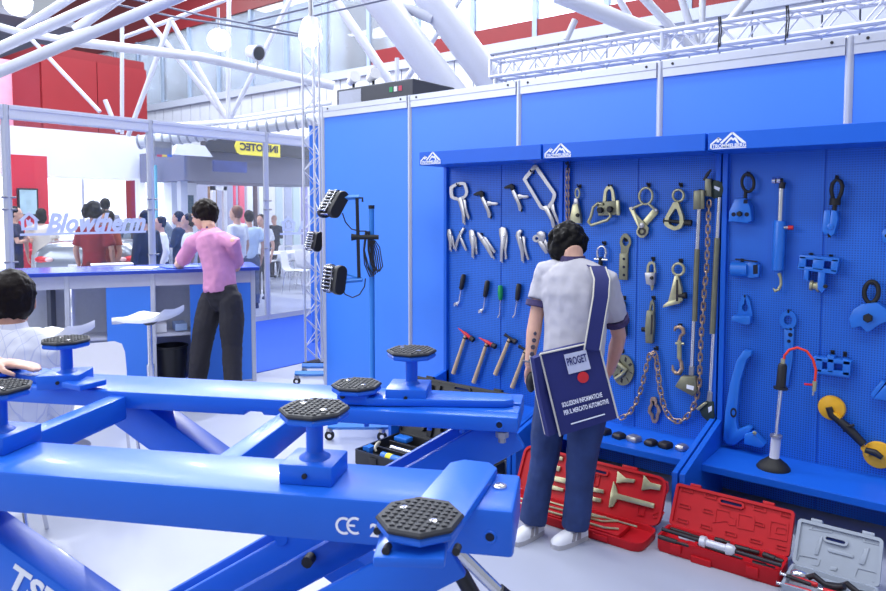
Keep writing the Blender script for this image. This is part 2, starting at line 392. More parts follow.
# ------------------------------------------------------------------ reception counter
CYF = 5.22
PIV = Vector((3.94, CYF, 0)); CANG = math.radians(-29.8); CDIR = Vector((-math.cos(CANG), -math.sin(CANG), 0)); CNRM = Vector((-math.sin(CANG), math.cos(CANG), 0))
XF = Matrix.Translation(PIV) @ Matrix.Rotation(CANG, 4, 'Z') @ Matrix.Translation(-PIV); XFI = XF.inverted()
def CXu(u): return 3.94 - (onplane(u, 300, PIV, CNRM) - PIV).dot(CDIR)
ct = thing('reception_counter', (2.75, 5.5, 0), 'long blue and grey reception counter with open shelves', 'counter')
LAV = mat('pale_lavender_laminate', (198, 200, 216), 0.45, 0, 0.02)
CGREY = mat('grey_counter_lining', (206, 210, 222), 0.6, 0, 0.03)
xr = CXu(255.5); xp = [1.50, CXu(67), CXu(153), xr - 0.02]
MB().span((1.45, 5.15, 1.068), (xr + 0.03, 5.80, 1.10)).build('worktop', mat('blue_worktop_laminate', (66, 96, 200), 0.16, 0, 0.02), ct, 0, 0.004)
MB().span((1.45, 5.149, 1.068), (xr + 0.03, 5.152, 1.094)).build('edge_band', mat('deep_blue_edge', (30, 62, 170), 0.4), ct, 0)
for x in xp:
    for y in (CYF + 0.02, 5.74): MB().span((x - 0.02, y - 0.02, 0), (x + 0.02, y + 0.02, 1.068)).build('post', ALU, ct, 0, 0.006)
for i in range(3):
    a, b_ = xp[i] + 0.02, xp[i + 1] - 0.02
    MB().span((a, CYF + 0.004, 0.955), (b_, CYF + 0.03, 1.068)).build('front_rail', LAV, ct, 0)
    MB().span((a, CYF + 0.004, 0.0), (b_, CYF + 0.03, 0.06)).build('bottom_rail', ALU, ct, 0)
    MB().span((a, 5.555, 0.05), (b_, 5.565, 1.06)).build('back_panel', CGREY, ct, 0)
    MB().span((a, CYF + 0.05, 0.50), (b_, 5.55, 0.525)).build('shelf', LAV, ct, 0)
MB().span((xr - 0.025, CYF + 0.04, 0.04), (xr - 0.015, 5.72, 1.06)).build('end_panel', PANEL, ct, 0)
MB().span((CXu(106), CYF + 0.012, 0.06), (xp[2] - 0.02, CYF + 0.02, 0.955)).build('front_panel', PANEL, ct, 0)
MB().span((CXu(190), CYF + 0.012, 0.06), (xp[3] - 0.02, CYF + 0.02, 0.955)).build('front_panel', PANEL, ct, 0)
MB().span((CXu(46), CYF + 0.03, 0.06), (CXu(50), 5.55, 0.955)).build('partition', mat('dark_grey_laminate', (86, 90, 104), 0.5), ct, 0)
# papers, brochures on and in the counter
PAPER = mat('white_paper', (232, 234, 242), 0.7, 0, 0.02)
for i, (u, dy, w, rz, lb) in enumerate([(112, 264.5, 0.36, 0.1, 'white sheets of paper lying on the blue counter, nearest the post'), (140, 268.3, 0.26, -0.3, 'loose white leaflet lying on the counter front edge'), (182, 267, 0.32, 0.25, 'blue folder lying open in front of the person at the counter')]):
    c = XFI @ on(u, dy, 2, 1.1); b = MB(); b.cbox((c.x, c.y, 1.1045), (w, 0.24, 0.007), 0.002, rotz(rz))
    tag(b.build('paper_sheet' if i < 2 else 'folder', PAPER if i < 2 else mat('blue_card', (40, 80, 190), 0.5), None, 30), lb, 'paper' if i < 2 else 'folder')
for i in range(4):
    x = (CXu(160) + 0.16 * i); b = MB()
    tag(b.cbox((x, 5.42, 0.5255 + 0.04), (0.10, 0.21, 0.075 - 0.012 * i), 0.003, rotz(0.12 * i)).build('brochure_stack', mat('pale_blue_brochure' if i % 2 else 'white_paper', (170, 196, 236) if i % 2 else (232, 234, 242), 0.6), None, 0), ['stack of white brochures on the counter shelf, nearest the aluminium post', 'stack of pale blue brochures on the counter shelf beside the post', 'low stack of white brochures on the counter shelf above the bin', 'lowest pale blue brochure stack on the counter shelf beside the person'][i], 'brochures', 'brochures on the counter shelf')
# ------------------------------------------------------------------ waste bin
bc = Vector((CXu(170), CYF + 0.165, 0))
wb_ = MB(); wb_.lathe(bc, (0, 0, 1), [(0.115, 0.0), (0.14, 0.38), (0.148, 0.385), (0.148, 0.4), (0.135, 0.4), (0.108, 0.02)], 28)
tag(wb_.build('waste_bin', BPLAST), 'round black waste bin under the counter shelf', 'bin')

XF = None
# ------------------------------------------------------------------ lattice tower
tb = Vector((4.80, 5.47, 0)); a0 = TH - math.pi / 2
tw = thing('lattice_tower', tb, 'slim aluminium lattice tower at the end of the blue wall', 'truss tower')
ch = [tb + _R * -0.078 + Vector((0, 0, 0)), tb + _R * 0.012 + Vector((_F.x, _F.y, 0)) * 0.13, tb + _R * 0.092]
TOPZ = 3.42
for c in ch: MB().tube([c + Vector((0, 0, .03)), c + Vector((0, 0, TOPZ))], 0.0125, 8).build('chord', ALU, tw)
for i, (a, b_) in enumerate(((0, 1), (1, 2), (0, 2))):
    b = MB(); n = 22
    for k in range(n):
        p, q = (ch[a], ch[b_]) if k % 2 else (ch[b_], ch[a])
        b.tube([p + Vector((0, 0, .04 + (TOPZ - .08) * k / n)), q + Vector((0, 0, .04 + (TOPZ - .08) * (k + 1) / n))], 0.0045, 5)
    b.build('lacing', ALU, tw)
b = MB(); b.prism([c + (c - tb) * 0.35 for c in ch], (0, 0, 0.03)); b.build('base_plate', DSTEEL, tw, 0)
# ================================================================== scissor lift in the foreground
LA = math.radians(117.5); E1 = Vector((math.cos(LA), math.sin(LA), 0)); E2 = Vector((math.sin(LA), -math.cos(LA), 0)); EZ = Vector((0, 0, 1))
def LP(s, t, z): return E1 * s + E2 * t + EZ * z
LR = Matrix((E1, E2, EZ)).transposed()      # local (s, t, z) axes -> world
lift = thing('scissor_lift', LP(0.95, 1.8, 0), 'bright blue scissor car lift with octagonal rubber pads in the foreground', 'car lift')
def lspan(b, s0, s1, t0, t1, z0, z1, bev=0.006): return b.cbox(LP((s0 + s1) / 2, (t0 + t1) / 2, (z0 + z1) / 2), (abs(s1 - s0), abs(t1 - t0), abs(z1 - z0)), bev, LR)
fb = lspan(MB(), 0.11, 2.2, 1.38, 1.585, 0.90, 1.0, 0.009).build('front_beam', LIFT, lift)
b = MB(); pr = [(0.15, .942), (0.74, .942), (0.76, .958), (0.80, .958), (0.82, .946), (0.98, .946), (0.985, .956), (1.04, .956), (1.045, .942), (2.3, .942), (2.3, 1.0), (0.15, 1.0)]
b.prism([LP(s, 2.075, z) for s, z in pr], E2 * 0.215); rb = b.build('rear_beam', LIFT, lift, 40, 0.006)
b = MB(); lspan(b, 0.15, 0.74, 2.025, 2.08, .952, .998, 0.006); b.build('beam_stiffener', LIFT, lift)
for s in (0.855, 1.505): lspan(MB(), s - 0.03, s + 0.03, 1.58, 2.08, 0.905, 0.985, 0.005).build('cross_member', LIFT, lift)
# scissor legs: plates in the s-z plane
def leg(s0, z0, s1, z1, t0, t1, h, name='scissor_leg', m=LIFT):
    d = Vector((s1 - s0, z1 - z0)).normalized(); n = Vector((-d.y, d.x)); n = n if n.y > 0 else -n
    pts = [(s0, z0), (s1, z1), (s1 - n.x * h, z1 - n.y * h), (s0 - n.x * h, z0 - n.y * h)]
    b = MB(); b.prism([LP(s, t0, z) for s, z in pts], E2 * (t1 - t0)); return b.build(name, m, lift, 40, 0.006)
la = leg(1.62, 0.945, 0.16, 0.14, 1.42, 1.515, 0.115)
leg(0.27, 0.945, 1.58, 0.125, 1.39, 1.414, 0.115); leg(0.40, 0.93, 1.58, 0.19, 1.52, 1.55, 0.07)
leg(1.52, 0.985, 0.16, 0.14, 2.13, 2.235, 0.125); leg(0.20, 0.99, 1.58, 0.125, 2.095, 2.125, 0.125); leg(0.25, 0.97, 1.58, 0.125, 2.24, 2.27, 0.11)
for t0, t1 in ((1.38, 1.40), (2.11, 2.13)):
    MB().cyl(LP(0.93, t0 - 0.02, 0.53), LP(0.93, t1 + 0.16, 0.53), 0.022, 16).build('pivot_pin', LIFT, lift)
MB().cyl(LP(0.60, 1.515, 0.79), LP(0.60, 1.49, 0.79), 0.014, 10).build('pivot_bolt', BLACK, lift)
MB().cyl(LP(0.30, 1.55, 0.80), LP(0.30, 2.12, 0.80), 0.03, 14).build('tie_tube', LIFT, lift)
for t in (1.34, 2.06):
    b = MB(); lspan(b, 0.0, 1.9, t, t + 0.24, 0.0, 0.06, 0.006); lspan(b, 0.0, 1.9, t + 0.0, t + 0.02, 0.06, 0.14, 0.004); lspan(b, 0.0, 1.9, t + 0.22, t + 0.24, 0.06, 0.14, 0.004); b.build('base_channel', LIFT, lift)
    for s in (0.16, 1.56):
        MB().cyl(LP(s, t + 0.03, 0.11), LP(s, t + 0.21, 0.11), 0.045, 14).build('roller', DSTEEL, lift)
for s in (0.25, 1.65): lspan(MB(), s - 0.05, s + 0.05, 1.58, 2.06, 0.0, 0.05, 0.005).build('base_tie', LIFT, lift)
# hydraulic ram and hoses under the right end
b = MB(); b.tube([LP(0.285, 1.52, 0.87), LP(0.135, 1.54, 0.72)], 0.014, 12); b.build('ram_rod', CHROME, lift)
b = MB(); b.tube([LP(0.16, 1.535, 0.735), LP(-0.16, 1.60, 0.45)], 0.026, 12); b.build('ram_cylinder', BPLAST, lift)
b = MB(); b.tube([LP(0.36, 1.6, 0.90), LP(0.30, 1.62, 0.80), LP(0.22, 1.63, 0.66), LP(0.2, 1.63, 0.5)], 0.02, 10); b.build('hydraulic_hose', BPLAST, lift)
for s, t, z in ((0.158, 1.380, 0.943), (0.205, 2.025, 0.974)):
    b = MB(); c = LP(s, t, z); b.torus(c, E2, 0.0115, 0.0025, 18, 6); h = b.build('hole_rim', LIFT, fb if t < 2 else rb)
    MB().cyl(c + E2 * 0.004, c - E2 * 0.0006, 0.0105, 18).build('bolt_hole', mat('dark_opening', (12, 20, 48), 0.8), fb if t < 2 else rb)
b = MB(); b.lathe(LP(0.20, 2.06, 0.945), -EZ, [(0.02, 0), (0.02, 0.018), (0.012, 0.018), (0.012, 0.034)], 6); b.build('hex_bolt', STEEL, lift)
for s in (0.42, 0.62, 0.32):
    MB().cyl(LP(s, 2.04, .952), LP(s, 2.04, .942), 0.008, 8).build('rivet', LIFT, lift)
# octagonal pads
def octa(c, r, z0, z1, b, rot=0.0, ch=0.004):
    pts = lambda rr, z: [LP(c[0], c[1], 0) + (E1 * math.cos(rot + math.pi / 4 * k + math.pi / 8) + E2 * math.sin(rot + math.pi / 4 * k + math.pi / 8)) * rr + EZ * z for k in range(8)]
    b.loft([pts(r - ch, z0), pts(r, z0 + ch), pts(r, z1 - ch), pts(r - ch, z1)])
    return b
PADR = mat('ribbed_pad_rubber', (40, 42, 50), 0.62, 0, 0.1, 30, 0.15, 300)
def pad(s, t, ztop, rot, high):
    r = 0.081
    b = octa((s, t), r * 0.97, ztop - 0.028, ztop - 0.013, MB(), rot); b.build('pad_holder', LIFT, lift, 30)
    p = octa((s, t), r, ztop - 0.013, ztop - 0.002, MB(), rot).build('rubber_pad', PADR, lift, 30)
    g = MB(); n = 9; st = 0.0145
    for i in range(-n // 2, n // 2 + 1):
        for j in range(-n // 2, n // 2 + 1):
            x, y = i * st, j * st
            if max(abs(x), abs(y)) < r * 0.86 and abs(x) + abs(y) < r * 1.16:
                c = LP(s, t, ztop - 0.0008) + (E1 * math.cos(rot) + E2 * math.sin(rot)) * x + (E2 * math.cos(rot) - E1 * math.sin(rot)) * y
                g.box(c, (st * 0.62, st * 0.62, 0.003), rotz(LA + rot))
    g.build('tread_studs', PADR, p, 0, kind='stuff')
    for dx, dy in ((0.035, 0.02), (-0.03, -0.025)):
        MB().lathe(LP(s + dx, t + dy, ztop - 0.002), EZ, [(0.008, 0), (0.008, 0.0025), (0.004, 0.003)], 10).build('pad_screw', CHROME, p)
    if high:
        MB().cyl(LP(s, t, 1.03), LP(s, t, ztop - 0.027), 0.0195, 20).build('pad_stem', LIFT, lift)
        b = MB(); b.lathe(LP(s, t, 1.045), EZ, [(0.037, 0), (0.035, 0.004), (0.024, 0.010), (0.020, 0.016)], 20); b.build('weld_collar', LIFT, lift)
def block(s, t, ang, w=0.125, d=0.115, z0=1.0, z1=1.046):
    R = LR @ rotz(ang); c = LP(s, t, (z0 + z1) / 2)
    b = MB().cbox(c, (w, d, z1 - z0), 0.004, R).build('slide_block', LIFT, lift)
    c2 = c - (R @ Vector((0, d / 2, 0)))
    MB().cyl(c2, c2 - (R @ Vector((0, 0.006, 0))), 0.006, 10).build('set_screw', BLACK, b)
def arm(p0, p1, w, z0, z1):
    a = Vector(p0); c = Vector(p1); d = (c - a).normalized(); n = Vector((-d.y, d.x)) * w / 2; q = 0.03
    pts = [a + n * 0.55, a + n + d * q, c + n, c - n, a - n + d * q, a - n * 0.55]
    b = MB(); b.prism([LP(x.x, x.y, z0) for x in pts], EZ * (z1 - z0)); return b.build('swing_arm', LIFT, lift, 40, 0.004)
# front right: arm swung towards the camera
arm((0.215, 1.60), (0.268, 1.20), 0.115, 1.001, 1.020)
b = MB().cbox(LP(0.275, 1.175, 1.008), (0.125, 0.10, 0.02), 0.006, LR @ rotz(-0.13)); b.build('arm_shoe', LIFT, lift)
pad(0.266, 1.205, 1.062, 0.18, False)
for s, t in ((0.31, 1.135), (0.19, 1.155), (0.345, 1.205)):
    MB().cyl(LP(s, t + 0.012, 1.024), LP(s, t - 0.008, 1.024), 0.0075, 8).build('stop_screw', BLACK, lift)
MB().lathe(LP(0.150, 1.50, 1.0), EZ, [(0.016, 0), (0.016, 0.004), (0.010, 0.007)], 16).build('pivot_cap', CHROME, lift)
block(0.577, 1.485, 0.0); pad(0.575, 1.485, 1.165, 0.1, True)
# rear right
arm((0.175, 2.16), (0.64, 2.10), 0.09, 1.001, 1.024); pad(0.672, 2.105, 1.062, 0.05, False)
MB().cbox(LP(0.672, 2.105, 1.018), (0.10, 0.10, 0.034), 0.006, LR).build('arm_shoe', LIFT, lift); MB().cyl(LP(0.70, 2.055, 1.03), LP(0.70, 2.045, 1.03), 0.008, 8).build('stop_screw', BLACK, lift)
block(0.51, 2.15, -0.08, 0.13, 0.14, 1.0, 1.052); pad(0.505, 2.165, 1.165, 0.2, True)
lspan(MB(), 0.15, 0.19, 2.15, 2.20, 1.0, 1.006, 0.002).build('cap_plate', LIFT, lift)
# rear left
arm((1.66, 2.10), (2.10, 2.25), 0.10, 1.001, 1.024); block(1.735, 2.115, -0.3, 0.14, 0.13, 1.0, 1.05); pad(1.725, 2.11, 1.168, 0.1, True)
b = MB().cbox(LP(1.635, 2.08, 1.02), (0.10, 0.10, 0.02), 0.004, LR @ rotz(0.3)); b.build('arm_tip', LIFT, lift); pad(2.05, 2.17, 1.045, 0.25, False)
# front left
block(1.45, 1.53, 0.0, 0.13, 0.13); pad(1.445, 1.52, 1.165, 0.15, True)
b = MB(); b.tube([LP(1.42, 1.45, 1.012), LP(1.75, 1.45, 1.012)], 0.012, 10); b.build('slide_rod', STEEL, lift)
# lettering on the paint
def LF(u, v, t): return onplane(u, v, LP(0, t, 0), E2)
p = LF(337, 534.5, 1.378); p2 = LF(359, 536, 1.378)
hz = LF(337, 515.5, 1.378).z - p.z
for k, (c, u) in enumerate((('C', 337.5), ('E', 348.5))):
    b = MB(); ctr = LF(u + 6.5, 525.8, 1.3785); rr = hz * 0.46
    pts = [ctr - E1 * 0 + (-E1 * math.cos(a) + EZ * math.sin(a)) * rr for a in [math.radians(60 + i * 15) for i in range(17)]]
    inn = [ctr + (-E1 * math.cos(a) + EZ * math.sin(a)) * rr * 0.72 for a in [math.radians(60 + i * 15) for i in range(17)]]
    for i in range(16): b.prism([pts[i], pts[i + 1], inn[i + 1], inn[i]], -E2 * 0.0006)
    if c == 'E': b.prism([ctr + E1 * rr + EZ * rr * .12, ctr - E1 * 0 + EZ * rr * .12, ctr - EZ * rr * .12, ctr + E1 * rr - EZ * rr * .12], -E2 * 0.0006)
    b.build('ce_mark', DECAL, fb, 0)
text_mesh('2', 0.038, LF(370, 536, 1.3785), -E1, EZ, 0.0005, 'lettering', DECAL, fb, bold=0.0012)
d = Vector((0.16 - 1.62, 0.14 - 0.945)).normalized(); dx = E1 * d.x + EZ * d.y; dn = (E1 * -d.y + EZ * d.x); dn = dn if dn.z > 0 else -dn
text_mesh('TST', 0.085, LF(6, 584, 1.4185), dx, dn, 0.0005, 'lettering', DECAL, la, bold=0.003, spacing=1.08)
# ================================================================== tools hanging on the racks
RK = [o for o in COL.objects if o.name.startswith('tool_display_rack')]
def W(u, v, d=0.0): return on(u, v, 0, PX - d)
OUT = Vector((-1, 0, 0))
class Zm:
    def __init__(s, x0, y0, k, ppm=150.0): s.x0, s.y0, s.k, s.ppm = x0, y0, k, ppm
    def uv(s, p): return s.x0 + p[0] / s.k, s.y0 + p[1] / s.k
    def P(s, p, d=0.0): return W(*s.uv(p), d)
    def m(s, px, y=None): return px / s.k / s.ppm       # zoomed pixels -> metres on the panel (middle of the racks)
Z1, Z2, Z3 = Zm(430, 140, 3.942, 146.0), Zm(560, 160, 4.2235, 163.0), Zm(590, 280, 3.693, 165.0)
Z4, Z5, Z6 = Zm(710, 150, 3.477, 190.0), Zm(710, 290, 2.8125, 192.0), Zm(430, 270, 4.546, 146.0)
def hook(Z, p, n=0.035):
    a = Z.P(p, 0); y = a.y
    r = RK[0] if y > 2.16 else (RK[1] if y > 1.17 else RK[2])
    b = MB(); b.tube([a, a + OUT * n, a + OUT * (n + 0.008) + EZ * 0.012], 0.005, 6); b.box(a + OUT * 0.003, (0.005, 0.018, 0.026)); b.build('peg_hook', BLACK, r)
class Tool:
    def __init__(s, Z, name, label, cat, anchor, group=None):
        s.Z = Z; s.t = thing(name, Z.P(anchor, 0.0), label, cat, group)
    def plate(s, pts, d0, d1, m, name, bev=0.0015, par=None):
        b = MB(); b.prism([s.Z.P(p, d0) for p in pts], OUT * (d1 - d0)); return b.build(name, m, par or s.t, 35, bev)
    def plates(s, polys, d0, d1, m, name, bev=0.0015, par=None):
        b = MB()
        for q in polys: b.prism([s.Z.P(p, d0) for p in q], OUT * (d1 - d0))
        return b.build(name, m, par or s.t, 35, bev)
    def ring(s, outer, inner, d0, d1, m, name, n=32, par=None):
        b = MB(); b.ringplate([s.Z.P(p, d0) for p in outer], [s.Z.P(p, d0) for p in inner], OUT * (d1 - d0), n); return b.build(name, m, par or s.t, 35)
    def rod(s, pts, r, d, m, name, n=8, closed=False, par=None):
        dd = d if isinstance(d, (list, tuple)) else [d] * len(pts)
        rr = [s.Z.m(x) for x in r] if isinstance(r, (list, tuple)) else s.Z.m(r)
        b = MB(); b.tube([s.Z.P(p, e) for p, e in zip(pts, dd)], rr, n, closed); return b.build(name, m, par or s.t, 50)
    def knob(s, p, r, d0, d1, m, name, n=14, par=None):
        b = MB(); a = s.Z.P(p, d0); b.lathe(a, OUT, [(s.Z.m(r), 0), (s.Z.m(r), (d1 - d0) * .8), (s.Z.m(r) * .8, d1 - d0)], n); return b.build(name, m, par or s.t, 40)
    def oval(s, c, rx, ry, r, d, m, name, n=20, rot=0.0, par=None):
        pts = []
        for k in range(n):
            a = 2 * math.pi * k / n; x, y = rx * math.cos(a), ry * math.sin(a)
            pts.append((c[0] + x * math.cos(rot) - y * math.sin(rot), c[1] + x * math.sin(rot) + y * math.cos(rot)))
        return s.rod(pts, r, d, m, name, 8, True, par)
def circ(cx, cy, rx, ry=None, n=18, a0=0.0, a1=360.0):
    ry = ry or rx; return [(cx + rx * math.cos(math.radians(a0 + (a1 - a0) * k / n)), cy + ry * math.sin(math.radians(a0 + (a1 - a0) * k / n))) for k in range(n if a1 - a0 >= 360 else n + 1)]
GL = 'locking pliers hung on the far rack'
# --- locking pliers, top row
t = Tool(Z1, 'locking_c_clamp', 'chrome locking C-clamp with rounded jaws, top left of the far rack', 'pliers', (120, 230), GL); hook(Z1, (118, 178))
t.ring([(82, 185), (90, 178), (108, 169), (128, 165), (144, 167), (150, 185), (155, 205), (150, 222), (138, 232), (118, 241), (92, 233), (84, 226), (81, 205)], [(95, 190), (112, 179), (136, 177), (144, 205), (138, 220), (116, 228), (97, 222), (94, 205)], 0.012, 0.026, STEEL, 'jaw')
t.plate([(112, 230), (130, 226), (140, 270), (144, 300), (141, 328), (133, 329), (130, 290), (120, 256)], 0.010, 0.028, STEEL, 'handle'); t.rod([(137, 322), (138, 334)], 5, 0.018, CHROME, 'adjusting_screw')
t.plate([(133, 232), (144, 238), (147, 270), (159, 305), (155, 316), (146, 300), (136, 268)], 0.014, 0.024, STEEL, 'release_lever')
for dx, dy, lb in ((0, 0, 'black-jawed locking chain clamp left of the panel seam, top row'), (121, -27, 'black-jawed locking chain clamp right of the panel seam, top row')):
    t = Tool(Z1, 'locking_clamp', lb, 'pliers', (225 + dx, 260 + dy), GL); o = lambda L: [(x + dx, y + dy) for x, y in L]
    t.plate(o([(177, 213), (190, 205), (206, 200), (216, 207), (216, 222), (206, 228), (200, 217), (186, 220), (178, 219)]), 0.010, 0.032, BLACK, 'jaw', 0.003)
    t.plate(o([(203, 224), (214, 218), (226, 243), (237, 270), (246, 292), (242, 308), (234, 306), (228, 280), (214, 252)]), 0.010, 0.028, STEEL, 'handle')
    t.plate(o([(224, 243), (234, 240), (248, 245), (266, 246), (273, 252), (262, 257), (244, 257), (229, 262)]), 0.013, 0.024, STEEL, 'release_lever')
    t.rod(o([(238, 298), (241, 310)]), 4.5, 0.019, BLACK, 'adjusting_screw'); hook(Z1, (210 + dx, 236 + dy), 0.01)
t = Tool(Z1, 'deep_throat_locking_clamp', 'large chrome deep-throat locking clamp with long rectangular jaws', 'pliers', (440, 200), GL); hook(Z1, (408, 126))
t.ring([(369, 155), (374, 146), (412, 100), (420, 97), (428, 103), (470, 165), (500, 208), (502, 216), (494, 242), (472, 274), (450, 277), (437, 270), (402, 210)], [(384, 157), (418, 114), (460, 175), (488, 214), (482, 238), (464, 262), (450, 264), (446, 260), (412, 203)], 0.012, 0.026, STEEL, 'jaw', 48)
t.plate([(446, 262), (468, 258), (482, 290), (494, 315), (498, 345), (486, 346), (480, 318), (464, 290)], 0.010, 0.028, STEEL, 'handle'); t.plate([(474, 262), (490, 248), (496, 280), (516, 330), (510, 338), (494, 305)], 0.013, 0.024, STEEL, 'release_lever')
# --- locking pliers, second row
def plier(pts_a, pts_b, lb, pivot, scr):
    t = Tool(Z1, 'locking_pliers', lb, 'pliers', pivot, GL)
    t.plate(pts_a, 0.009, 0.025, STEEL, 'handle'); t.plate(pts_b, 0.012, 0.022, STEEL, 'release_lever'); t.knob(pivot, 4.5, 0.024, 0.029, CHROME, 'rivet'); t.rod(scr, 3.6, 0.017, CHROME, 'adjusting_screw'); hook(Z1, (pivot[0], pivot[1] - 14), 0.008)
plier([(74, 353), (84, 351), (90, 370), (91, 400), (88, 434), (80, 434), (79, 400), (72, 372)], [(86, 372), (93, 380), (98, 405), (102, 428), (96, 431), (88, 402)], 'small chrome locking pliers at the left end of the second row', (81, 372), [(84, 428), (84, 440)])
plier([(134, 344), (141, 350), (128, 375), (118, 396), (109, 428), (102, 433), (105, 405), (115, 376)], [(116, 378), (126, 380), (138, 408), (149, 432), (143, 438), (128, 412)], 'chrome locking pliers hung with open handles, second in the second row', (121, 381), [(105, 425), (102, 437)])
plier([(158, 357), (168, 353), (178, 358), (183, 385), (181, 420), (176, 460), (168, 462), (167, 420), (160, 390)], [(178, 372), (185, 385), (188, 425), (190, 450), (183, 450), (180, 415)], 'upright chrome locking pliers, third in the second row', (170, 378), [(172, 455), (172, 467)])
plier([(190, 362), (199, 366), (215, 384), (232, 410), (250, 446), (254, 464), (246, 464), (228, 434), (205, 400), (192, 378)], [(212, 380), (224, 384), (244, 414), (262, 440), (255, 446), (232, 420)], 'chrome long-nose locking pliers leaning right beside the panel seam', (206, 388), [(249, 458), (254, 470)])
plier([(276, 350), (288, 342), (302, 346), (309, 368), (302, 400), (292, 440), (290, 478), (280, 479), (280, 430), (283, 398), (277, 372)], [(300, 384), (308, 372), (308, 400), (303, 440), (307, 468), (298, 470), (295, 430)], 'broad-jawed upright chrome locking pliers right of the panel seam', (292, 378), [(285, 472), (285, 484)])
plier([(342, 378), (345, 362), (360, 352), (368, 360), (360, 372), (366, 395), (374, 430), (374, 478), (364, 478), (361, 440), (350, 405)], [(366, 378), (378, 384), (378, 410), (384, 440), (394, 470), (387, 474), (374, 440)], 'chrome locking pliers with hooked nose, second from the right in the second row', (358, 388), [(369, 472), (369, 484)])
t = Tool(Z1, 'locking_welding_pliers', 'chrome locking pliers with two round jaws beside the person\'s head', 'pliers', (440, 400), GL)
t.ring(circ(424, 388, 17, 15), circ(424, 388, 7, 6), 0.012, 0.024, STEEL, 'jaw'); t.plate([(424, 366), (440, 358), (456, 364), (460, 382), (450, 402), (436, 398), (432, 380)], 0.010, 0.026, STEEL, 'upper_jaw'); t.plate([(424, 396), (438, 390), (462, 424), (468, 446), (458, 448), (440, 424)], 0.012, 0.024, STEEL, 'handle'); t.plate([(446, 394), (456, 388), (468, 410), (474, 430), (464, 434)], 0.01, 0.02, STEEL, 'release_lever'); hook(Z1, (440, 380), .008)
# --- screwdriver-like trim tools
GS = 'screwdriver-type tools in one row on the far rack'
def driver(h0, h1, tip, m, lb, fork):
    t = Tool(Z6, 'trim_tool', lb, 'hand tool', h1, GS)
    a, b_ = Vector(h0), Vector(h1); q = [a.lerp(b_, k) for k in (0, .06, .5, .9, 1.0)]
    t.rod([tuple(x) for x in q], [7, 11.5, 13, 11, 7], 0.026, m, 'handle', 10)
    bend = Vector(h1).lerp(Vector(tip), .8) + Vector((6, 0)); t.rod([h1, tuple(bend), tip], 3.6, 0.026, CHROME, 'shaft', 6)
    if fork:
        x, y = tip; t.plate([(x - 9, y - 12), (x + 10, y - 16), (x + 8, y - 2), (x + 2, y + 6), (x, y - 4), (x - 8, y + 6), (x - 13, y - 2)], 0.018, 0.026, CHROME, 'forked_tip')
    hook(Z6, (h1[0], h1[1] - 4), 0.014)
driver((154, 20), (141, 88), (122, 160), BPLAST, 'black-handled forked trim tool, leftmost in the screwdriver row', True)
driver((262, 48), (250, 122), (233, 192), BPLAST, 'black-handled forked trim tool, second in the screwdriver row', True)
driver((320, 70), (320, 136), (308, 216), GREEN, 'green-handled hooked pick on the panel seam of the far rack', False)
driver((405, 62), (396, 138), (376, 216), BPLAST, 'black-handled bent pick nearest the tattooed forearm', False)
# --- body hammers
GH = 'wooden-handled body hammers on the far rack'
def hammer(c, e0, e1, end, m, lb, kind):
    t = Tool(Z6, 'body_hammer', lb, 'hammer', c, GH); d = 0.03
    a, b_ = Vector(e0), Vector(e1)
    t.rod([c, tuple(Vector(c).lerp(Vector(end), .12)), tuple(Vector(c).lerp(Vector(end), .45)), end], [7, 8.5, 9, 11.5], d, WOOD, 'handle', 10)
    if kind == 0: t.rod([tuple(a), tuple(a.lerp(b_, .3)), tuple(a.lerp(b_, .45)), tuple(a.lerp(b_, .72)), tuple(a.lerp(b_, .78)), tuple(a.lerp(b_, .8)), tuple(b_)], [2, 5, 9, 8, 7, 12.5, 12.5], d, m, 'head', 12)
    else: t.rod([tuple(a), tuple(a.lerp(b_, .12)), tuple(a.lerp(b_, .16)), tuple(a.lerp(b_, .8)), tuple(a.lerp(b_, .82)), tuple(b_)], [8, 8, 6, 7, 11, 11], d, m, 'head', 12)
    f = a.lerp(b_, .82); t.rod([tuple(f), tuple(b_ + (b_ - a) * 0.03)], 12.8, d, DSTEEL, 'striking_face', 12)
    t.rod([tuple(Vector(c).lerp(Vector(end), .06)), tuple(Vector(c).lerp(Vector(end), .085))], 9.5, d, BLACK, 'collar', 10); hook(Z6, (c[0] + 6, c[1] + 10), .022)
hammer((162, 296), (128, 264), (196, 318), (106, 470), REDP, 'pick hammer with red head, leftmost of the four hammers', 0)
hammer((259, 330), (222, 307), (296, 348), (199, 512), REDP, 'pick hammer with red head, second of the four hammers', 0)
hammer((362, 312), (340, 293), (390, 328), (297, 475), DSTEEL, 'small bare-steel hammer, third of the four hammers', 1)
hammer((436, 362), (404, 346), (452, 374), (374, 534), DSTEEL, 'bare-steel hammer partly behind the tattooed forearm', 1)
